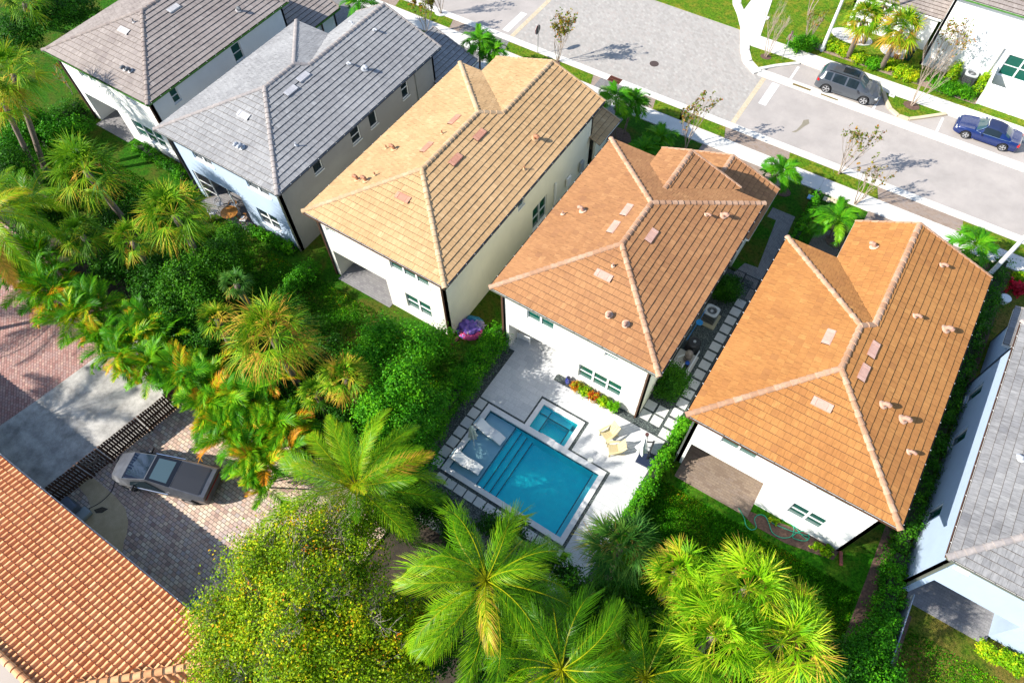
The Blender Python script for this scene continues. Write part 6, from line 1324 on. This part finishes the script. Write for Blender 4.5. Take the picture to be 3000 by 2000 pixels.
tree('oak_tree','large airy oak with yellowish small leaves and pale twigs at the bottom',at2(880,1900),lob((880,1590,7.0,2.2),(760,1700,7.0,2.1),(700,1850,6.5,1.9),(880,1780,8.2,2.4),(1010,1650,6.8,1.9),(1040,1850,7.2,2.2),(900,1960,7.2,2.2),(1130,1980,6.5,1.8),(620,1800,5.8,1.1),(650,1960,5.8,1.6),(1080,1530,5.6,1.3),(780,1600,5.6,1.2),(1180,1800,5.8,1.4)),120000,.105,G_OAK,65,(-.05,.85),trunk_r=.3,bark=TWIG,shell=.1,bd=5)
tree('broadleaf_tree','dark bush between the pool coping and the coconut palm',at2(1300,1500),lob((1270,1480,1.6,.9),(1210,1420,1.6,.9),(1340,1560,1.5,.8),(1180,1500,2.2,1.1)),15000,.12,G_BUSH,66,(.0,.6))
tree('broadleaf_tree','dark bush at the lower pool corner under the palm fronds',at2(1540,1610),lob((1500,1560,1.4,.8),(1590,1640,1.4,.8),(1660,1690,1.3,.7),(1440,1540,1.3,.7),(1540,1700,2.2,1.2),(1700,1760,2.4,1.2)),19000,.12,G_BUSH,67,(.0,.65))
tree('broadleaf_tree','dark undergrowth between the bottom palms',at2(1800,1850),lob((1800,1830,2.6,1.4),(1950,1850,2.8,1.4),(1900,1960,3,1.5),(1250,1900,3.5,1.6),(1450,1950,3.5,1.6),(2450,1960,2.2,1.2)),22000,.14,G_BUSH,68,(.0,.5))
tree('broadleaf_tree','dark tree at the upper left corner by the hedge',at2(180,30),lob((150,30,4,1.8),(60,90,3,1.7),(230,20,3,1.5)),16000,.16,G_BUSH,69,(.0,.6))
tree('broadleaf_tree','green bush mass left of the taupe house lawn',at2(110,360),lob((90,360,2.2,1.4),(160,390,1.8,1.2),(220,370,1.4,.9),(40,420,2.2,1.3)),18000,.14,G_BUSHL,70,(.0,.7))
tree('broadleaf_tree','leafy understorey at the left edge under the tall palms',at2(40,470),lob((30,480,2.6,1.5),(110,640,2.4,1.5),(20,760,2.2,1.3),(180,600,2.0,1.3),(320,780,2.2,1.2)),20000,.14,G_BUSH,71,(.1,.8))
tree('broadleaf_tree','leafy green tree at the bottom end of the right hedge',at2(2520,1930),lob((2510,1930,1.8,1.0),(2560,1880,1.6,.9),(2420,1970,1.8,1.0),(2600,1990,1.5,.8)),14000,.12,G_BUSHL,72,(.0,.8))
tree('broadleaf_tree','dark bushes behind the arching coconut palm',at2(1130,1400),lob((1110,1360,1.8,1.1),(1010,1240,2.0,1.2),(900,1180,2.0,1.2),(1180,1440,1.6,1.0)),18000,.13,G_BUSH,73,(.0,.55))
# --- hedges
hedge('tall shaggy hedge along the left side of the pool terrace',[(-13.45,18.2),(-13.3,7.5)],1.35,2.0,30000,G_BUSHL,81,tint=(.0,.95))
hedge('hedge between the pool terrace and the orange tiled house',[(-1.35,19.2),(-1.25,15),(-1.3,10.8)],.72,1.6,14000,G_BUSHL,82,tint=(.2,1.1))
hedge('long dark hedge between the orange tiled house and the pale house',[(11.2,41),(11.1,30),(11.2,18.5)],1.15,1.3,26000,G_BUSH,83,tint=(.1,.95))
hedge('shaggy leafy hedge end beside the fence post row at the lower right',[(11.25,18.3),(11.5,15),(11.4,9.5)],1.1,1.5,16000,G_BUSHL,84,tint=(.0,.8))
hedge('low hedge along the back wall of the pale blue house',[(-32.9,16.5),(-29.3,16.75)],.6,.8,5000,G_BUSHL,85,size=.14,tint=(.2,1))
hedge('low hedge from the taupe house wall towards the pale blue house',[(-46.6,18.0),(-40.9,17.6)],.8,.8,7000,G_BUSHL,86,tint=(.0,.8))
hedge('hedge between the lawns left of the tan house',[(-27.0,16.2),(-26.7,12.6)],1.0,1.4,8000,G_BUSHL,87,tint=(.0,.8))
hedge('hedge running from the taupe house corner into the lawn',[(-53.4,18.4),(-52.6,14.2)],1.3,1.6,8000,G_BUSH,88,tint=(.0,.9))
hedge('thin hedge line between the two front gardens',[(-1.0,40.6),(-.9,37.2),(-.75,33.5)],.55,.9,6000,G_BUSHL,89,tint=(.0,.9))
hedge('dark hedge between the houses at the pool equipment',[(-3.0,21.4),(-3.0,20.6)],1.5,2.0,9000,G_BUSH,90,tint=(.1,1))
hedge('dark hedge at the metal gate between two houses',[(-3.1,30.0),(-3.0,28.9)],1.3,1.3,6000,G_BUSH,91,tint=(.0,.8))
tag(MB().b2(12.28,12.33,6,16.6,0,1.2).build('boundary_fence',plain('blue grey fence rail',(.22,.27,.33),.5)),'low grey boundary fence between lawn and hedge at the lower right','fence')
# --- shrubs across the street
for i,(px,py,r_,h,m,lab) in enumerate([(2335,120,.85,1.3,G_BUSHL,'dark green shrub behind the red stop sign'),(2382,130,.9,1.2,G_BUSHL,'dark green shrub between the stop sign and the lamp post'),(2445,135,.7,.8,G_YEL,'shrub at the foot of the lamp post'),(2478,148,.7,.7,G_YEL,'shrub left of the first fan palm trunk'),(2525,168,.8,.8,G_YEL,'yellow green shrub between the fan palm trunks'),(2565,185,.7,.7,G_BUSHL,'green shrub at the second fan palm trunk'),(2605,188,.6,.8,G_YEL,'yellow shrub right of the second fan palm trunk'),(2640,208,.6,.8,G_YEL,'yellow shrub, second right of the second fan palm trunk'),(2672,218,.65,.9,G_YEL,'yellow green shrub beside the bare tree across the street'),(2750,240,.9,.8,G_BUSHL,'green shrub behind the bare tree branches'),(2795,258,.8,.8,G_BUSHL,'broad green shrub below the white air conditioner'),(2835,268,.8,.8,G_BUSHL,'green shrub right end of the row below the white air conditioner')]):
    x,y=at2(px,py,h*.5); shrub(lab,x,y,r_,h,3200,m,100+i,.11,(.1,1),group='shrubs in the bed across the street')
hedge('clipped yellow shrub left of the white air conditioner',[(3.35,57.6),(3.5,60.0)],.75,1.2,5000,G_YEL,113,name='shrub'); hedge('clipped yellow shrub right of the white air conditioner',[(5.7,57.6),(5.85,60.0)],.7,1.2,5000,G_YEL,114,name='shrub')
x,y=at2(2985,842,.3); shrub('magenta leafed plant in the lawn behind the orange roof',x,y,.6,.6,900,G_MAG,115,.22,name='bromeliad',cat='plant')
x,y=at2(2995,805,.3); shrub('yellow green clump near the pavement at the right edge',x,y,.5,.4,900,G_YEL,116,.14)
x,y=at2(2945,875,.3); t=thing('round_planter','round white planter at the corner of the hedge path','planter',(x,y,0)); MB().tube([(0,0,0),(0,0,.4),(0,0,.42),(0,0,.36)],[.26,.34,.30,.28],20,cap=False).build('pot',MT['white'],t); MB().cyl((0,0,.3),.28,.02,16).build('soil',MT['soil'],t)
x,y=at2(2418,1612,.2); shrub('small leafy plant at the house corner above the lawn',x,y,.35,.4,900,G_YEL,117,.10); x,y=at2(2385,1600,.1); shrub('low yellow weed clump by the planting strip',x,y,.3,.25,600,G_YEL,118,.08)
x,y=at2(2270,1525,.1); shrub('tiny bright plant inside the hose coils',x,y,.28,.22,500,G_YEL,119,.07)
for px,py,lab in ((2940,1925,'yellow green shrub at the right edge below the pale wall'),(2985,1945,'yellow green shrub cut by the right frame edge'),(2900,1905,'small yellow green shrub left of its row')): x,y=at2(px,py,.4); shrub(lab,x,y,.55,.7,2600,G_YEL,120+px%7,.10)
for px,py,lab in ((570,690,'leafy bush at the patio edge of the pale blue house'),(545,560,'bright bush at the corner wall of the pale blue house')): x,y=at2(px,py,.5); shrub(lab,x,y,.8,1.0,4000,G_BUSHL,130+px%5,.12)
# --- small palms of the front gardens
for i,(px,py,z,L,bx,lab) in enumerate([(1050,8,3.2,1.9,(-42.7,40.2),'small palm beyond the grey roof at the top'),(1405,120,3.3,1.9,(-29.6,39.7),'small palm, left trunk of the pair behind the tan roof'),(1445,150,2.9,1.6,(-28.9,40.0),'small palm, right trunk of the pair behind the tan roof'),(1805,285,3.4,1.9,(-16.1,38.4),'taller small palm between the tan and the brown roofs'),(1855,300,2.6,1.6,(-15.8,39.1),'shorter small palm right beside the taller one'),(1935,405,1.3,1.7,None,'low bushy palm behind the brown roof, right of two'),(1885,440,1.2,1.5,None,'low bushy palm behind the brown roof, left of two'),(2292,500,2.2,1.7,(-3.35,39.9),'small palm at the right end of the brown garage roof'),(2450,640,2.2,2.2,None,'small palm in the front garden left of the orange roof'),(2858,715,2.6,2.0,None,'small palm behind the right end of the orange roof')]):
    pinnate_palm(lab,px,py,z,L,20,.5,140+i,base=bx,mat=G_ADON,lo=-10,hi=78,leaf=.48,nl=30,w=.07,name='small_palm',tr=.06,arch=1.7,hang=.35,fn=3,group='small palms of the front gardens')
# --- crape myrtles
for i,(x,y,h,lv,lab) in enumerate([(-24.59,43.9,4.6,900,'thin tree with yellowing leaves beside the drain grate kerb, left of the grate'),(-36.3,41.15,4.2,900,'thin leafy tree behind the ridge of the grey roof'),(-36.85,44.15,4.0,300,'thin tree on a white pebble ring at the top kerb'),(-11.07,40.2,4.6,420,'thin tree with sparse brown leaves between two brown roofs and the street'),(-.48,43.79,4.6,420,'almost bare tree in the verge in the middle of the street kerb'),(1.48,41.49,4.0,200,'almost bare tree at the pavement above the small palm'),(-10.14,53.6,4.4,0,'bare pale tree in the left lawn island by the stop sign'),(1.82,53.94,5.2,0,'bare pale tree in the triangular lawn island between the two cars'),(-7.95,56.75,3.2,160,'small thin tree between shrubs across the street'),(2.2,58.2,5.2,420,'sparse leafy tree against the big plain white wall'),(-9.2,61.0,4.2,500,'sparse leafy tree at the top, left of the lamp post'),(13.2,43.4,4.0,500,'thin leafy tree cut by the right frame edge')]):
    myrtle(lab,x,y,h,150+i,lv)
x,y=at2(210,278); myrtle('small bare tree on the lawn left of the taupe house',x,y,2.8,170,60,stems=1,depth=4,spread=.5,group='lone garden trees')
# --- potted plants along the pool house
def pot_plant(label,x,y,r_,h,mat,seed,n=420,size=.10,lr=.34,potc=(.62,.58,.46),tint=(.1,1)):
    root=thing('potted_plant',label,'potted plant',(x,y,.02),0,'potted plants under the windows'); pm=plain('cream pot',potc,.7,var=.15,scale=5) if 'cream pot' not in bpy.data.materials else bpy.data.materials['cream pot']
    MB().tube([(0,0,0),(0,0,h*.5),(0,0,h),(0,0,h),(0,0,h-.05)],[r_*.72,r_*.98,r_*.92,r_*.8,r_*.78],22,cap=False).build('pot',pm,root,smooth=False); MB().cyl((0,0,h-.07),r_*.78,.02,16).build('soil',MT['soil'],root)
    qb=QB(); leaf_cloud(qb,[(0,0,h+.18),(.12,.05,h+.28),(-.12,-.04,h+.25)],[lr,lr*.7,lr*.7],n*3,size,seed,tint,.2); qb.build('foliage',mat,root)
G_CROT=leafmat('croton leaf',[(0,(.05,.13,.012)),(.4,(.18,.24,.02)),(.65,(.42,.12,.02)),(1,(.34,.02,.02))],.3)
for i,(x,m,lab) in enumerate([(-7.68,G_CROT,'potted red and green plant nearest the blue vase'),(-7.10,G_YEL,'potted yellow green plant, second from the blue vase'),(-6.5,G_CROT,'potted red and green plant in the middle of the row of pots'),(-5.86,G_YEL,'potted yellow green plant, second from the round bright bush'),(-5.24,G_BUSHL,'potted round bright green bush at the end of the row')]): pot_plant(lab,x,17.9,.26,.46,m,180+i,tint=(.2,1) if m is not G_BUSHL else (.75,1.3))
x,y=at2(2012,1252,.3); pot_plant('large cream pot with a green plant at the corner of the orange tiled house',x,y,.36,.72,G_BUSHL,190,lr=.42)
t=thing('blue_vase','tall glossy dark blue vase by the patio opening','vase',(-8.35,18.1,.01)); MB().tube([(0,0,0),(0,0,.12),(0,0,.4),(0,0,.62),(0,0,.72),(0,0,.76)],[.10,.15,.19,.12,.10,.13],18).build('body',plain('cobalt glaze',(.005,.015,.20),.08,coat=1),t,smooth=True); MB().cyl((0,0,.762),.09,.004,14).build('opening',MT['black'],t)
# off-frame palms and undergrowth whose shade falls on the drives
for i,(x,y,z,lab) in enumerate([(-41.5,-9.5,8.5,'tall coconut palm behind the clay tiled roof, left of the frame'),(-46.5,-4.0,8.0,'coconut palm at the far end of the pink pavers, left of the frame')]):
    root=thing('coconut_palm',lab,'palm tree',(x,y,0)); trunk(root,(0,0,-.1),(0,0,z),.18,.13); rs=np.random.RandomState(i); fr=[frond(3.8,50,900+k+i*9,1.1,.8,.045,.5,.5,.3,el0=0) for k in range(3)]; n=20; u=(np.arange(n)+.5)/n; qb=QB(); place_fronds(qb,(0,0,z),fr,np.radians(70-95*u),np.arange(n)*2.4,.45+.1*rs.randn(n),None,i); qb.build('crown',G_COCO,root)
tree('broadleaf_tree','dark shady undergrowth along the belt between pale blue and taupe lawns',at2(330,640),lob((330,560,1.2,1.2),(350,640,1.5,1.2),(420,600,1.0,.9),(300,700,1.4,1.1),(400,780,1.6,1.2)),16000,.13,G_BUSH,74,(.0,.7))
tree('broadleaf_tree','dark undergrowth beside the large bright fan palm and the tan house lawn',at2(900,1010),lob((900,960,1.2,1.0),(960,1030,1.4,1.1),(880,1080,1.4,1.1),(860,900,1.0,.8),(740,1080,1.4,1.1)),15000,.12,G_BUSH,75,(.0,.6))
tree('broadleaf_tree','low dark undergrowth between the areca clumps and the lawn edge',at2(700,1060),lob((640,1040,1.2,1.1),(560,1010,1.2,1.1),(700,1150,1.6,1.1),(820,1180,1.6,1.1)),14000,.12,G_BUSH,76,(.0,.55))

# short loose grass blades over the back lawns
def grass(x0,x1,y0,y1,n,seed,st):
    rs=np.random.RandomState(seed); P=np.stack([rs.uniform(x0,x1,n),rs.uniform(y0,y1,n),np.full(n,.0)],1); a=rs.uniform(0,6.28,n); sd=np.stack([np.cos(a),np.sin(a),a*0],1); up=norm(np.stack([rs.uniform(-.7,.7,n),rs.uniform(-.7,.7,n),np.ones(n)],1)); h=rs.uniform(.05,.12,n)[:,None]; w_=rs.uniform(.02,.05,n)[:,None]
    V=np.stack([P-sd*w_,P+sd*w_,P+sd*w_*.3+up*h,P-sd*w_*.3+up*h],1).reshape(-1,3); T=np.clip(.4+.35*np.sin(P[:,0]*1.1+seed)*np.sin(P[:,1]*1.3)+rs.randn(n)*.2,0,1)
    npmesh('grass',V,np.arange(4*n).reshape(-1,4),T,st,kind='stuff')
G_GR=leafmat('grass blade',[(0,(.012,.075,.003)),(.45,(.035,.20,.006)),(.8,(.11,.30,.01)),(1,(.26,.20,.03))],.2)
grass(-1.0,10.3,7.0,15.7,52000,1,G_GR); grass(12.9,24,3,15.4,34000,2,G_GR); grass(-60,-14.5,11.5,16.0,42000,3,G_GR)
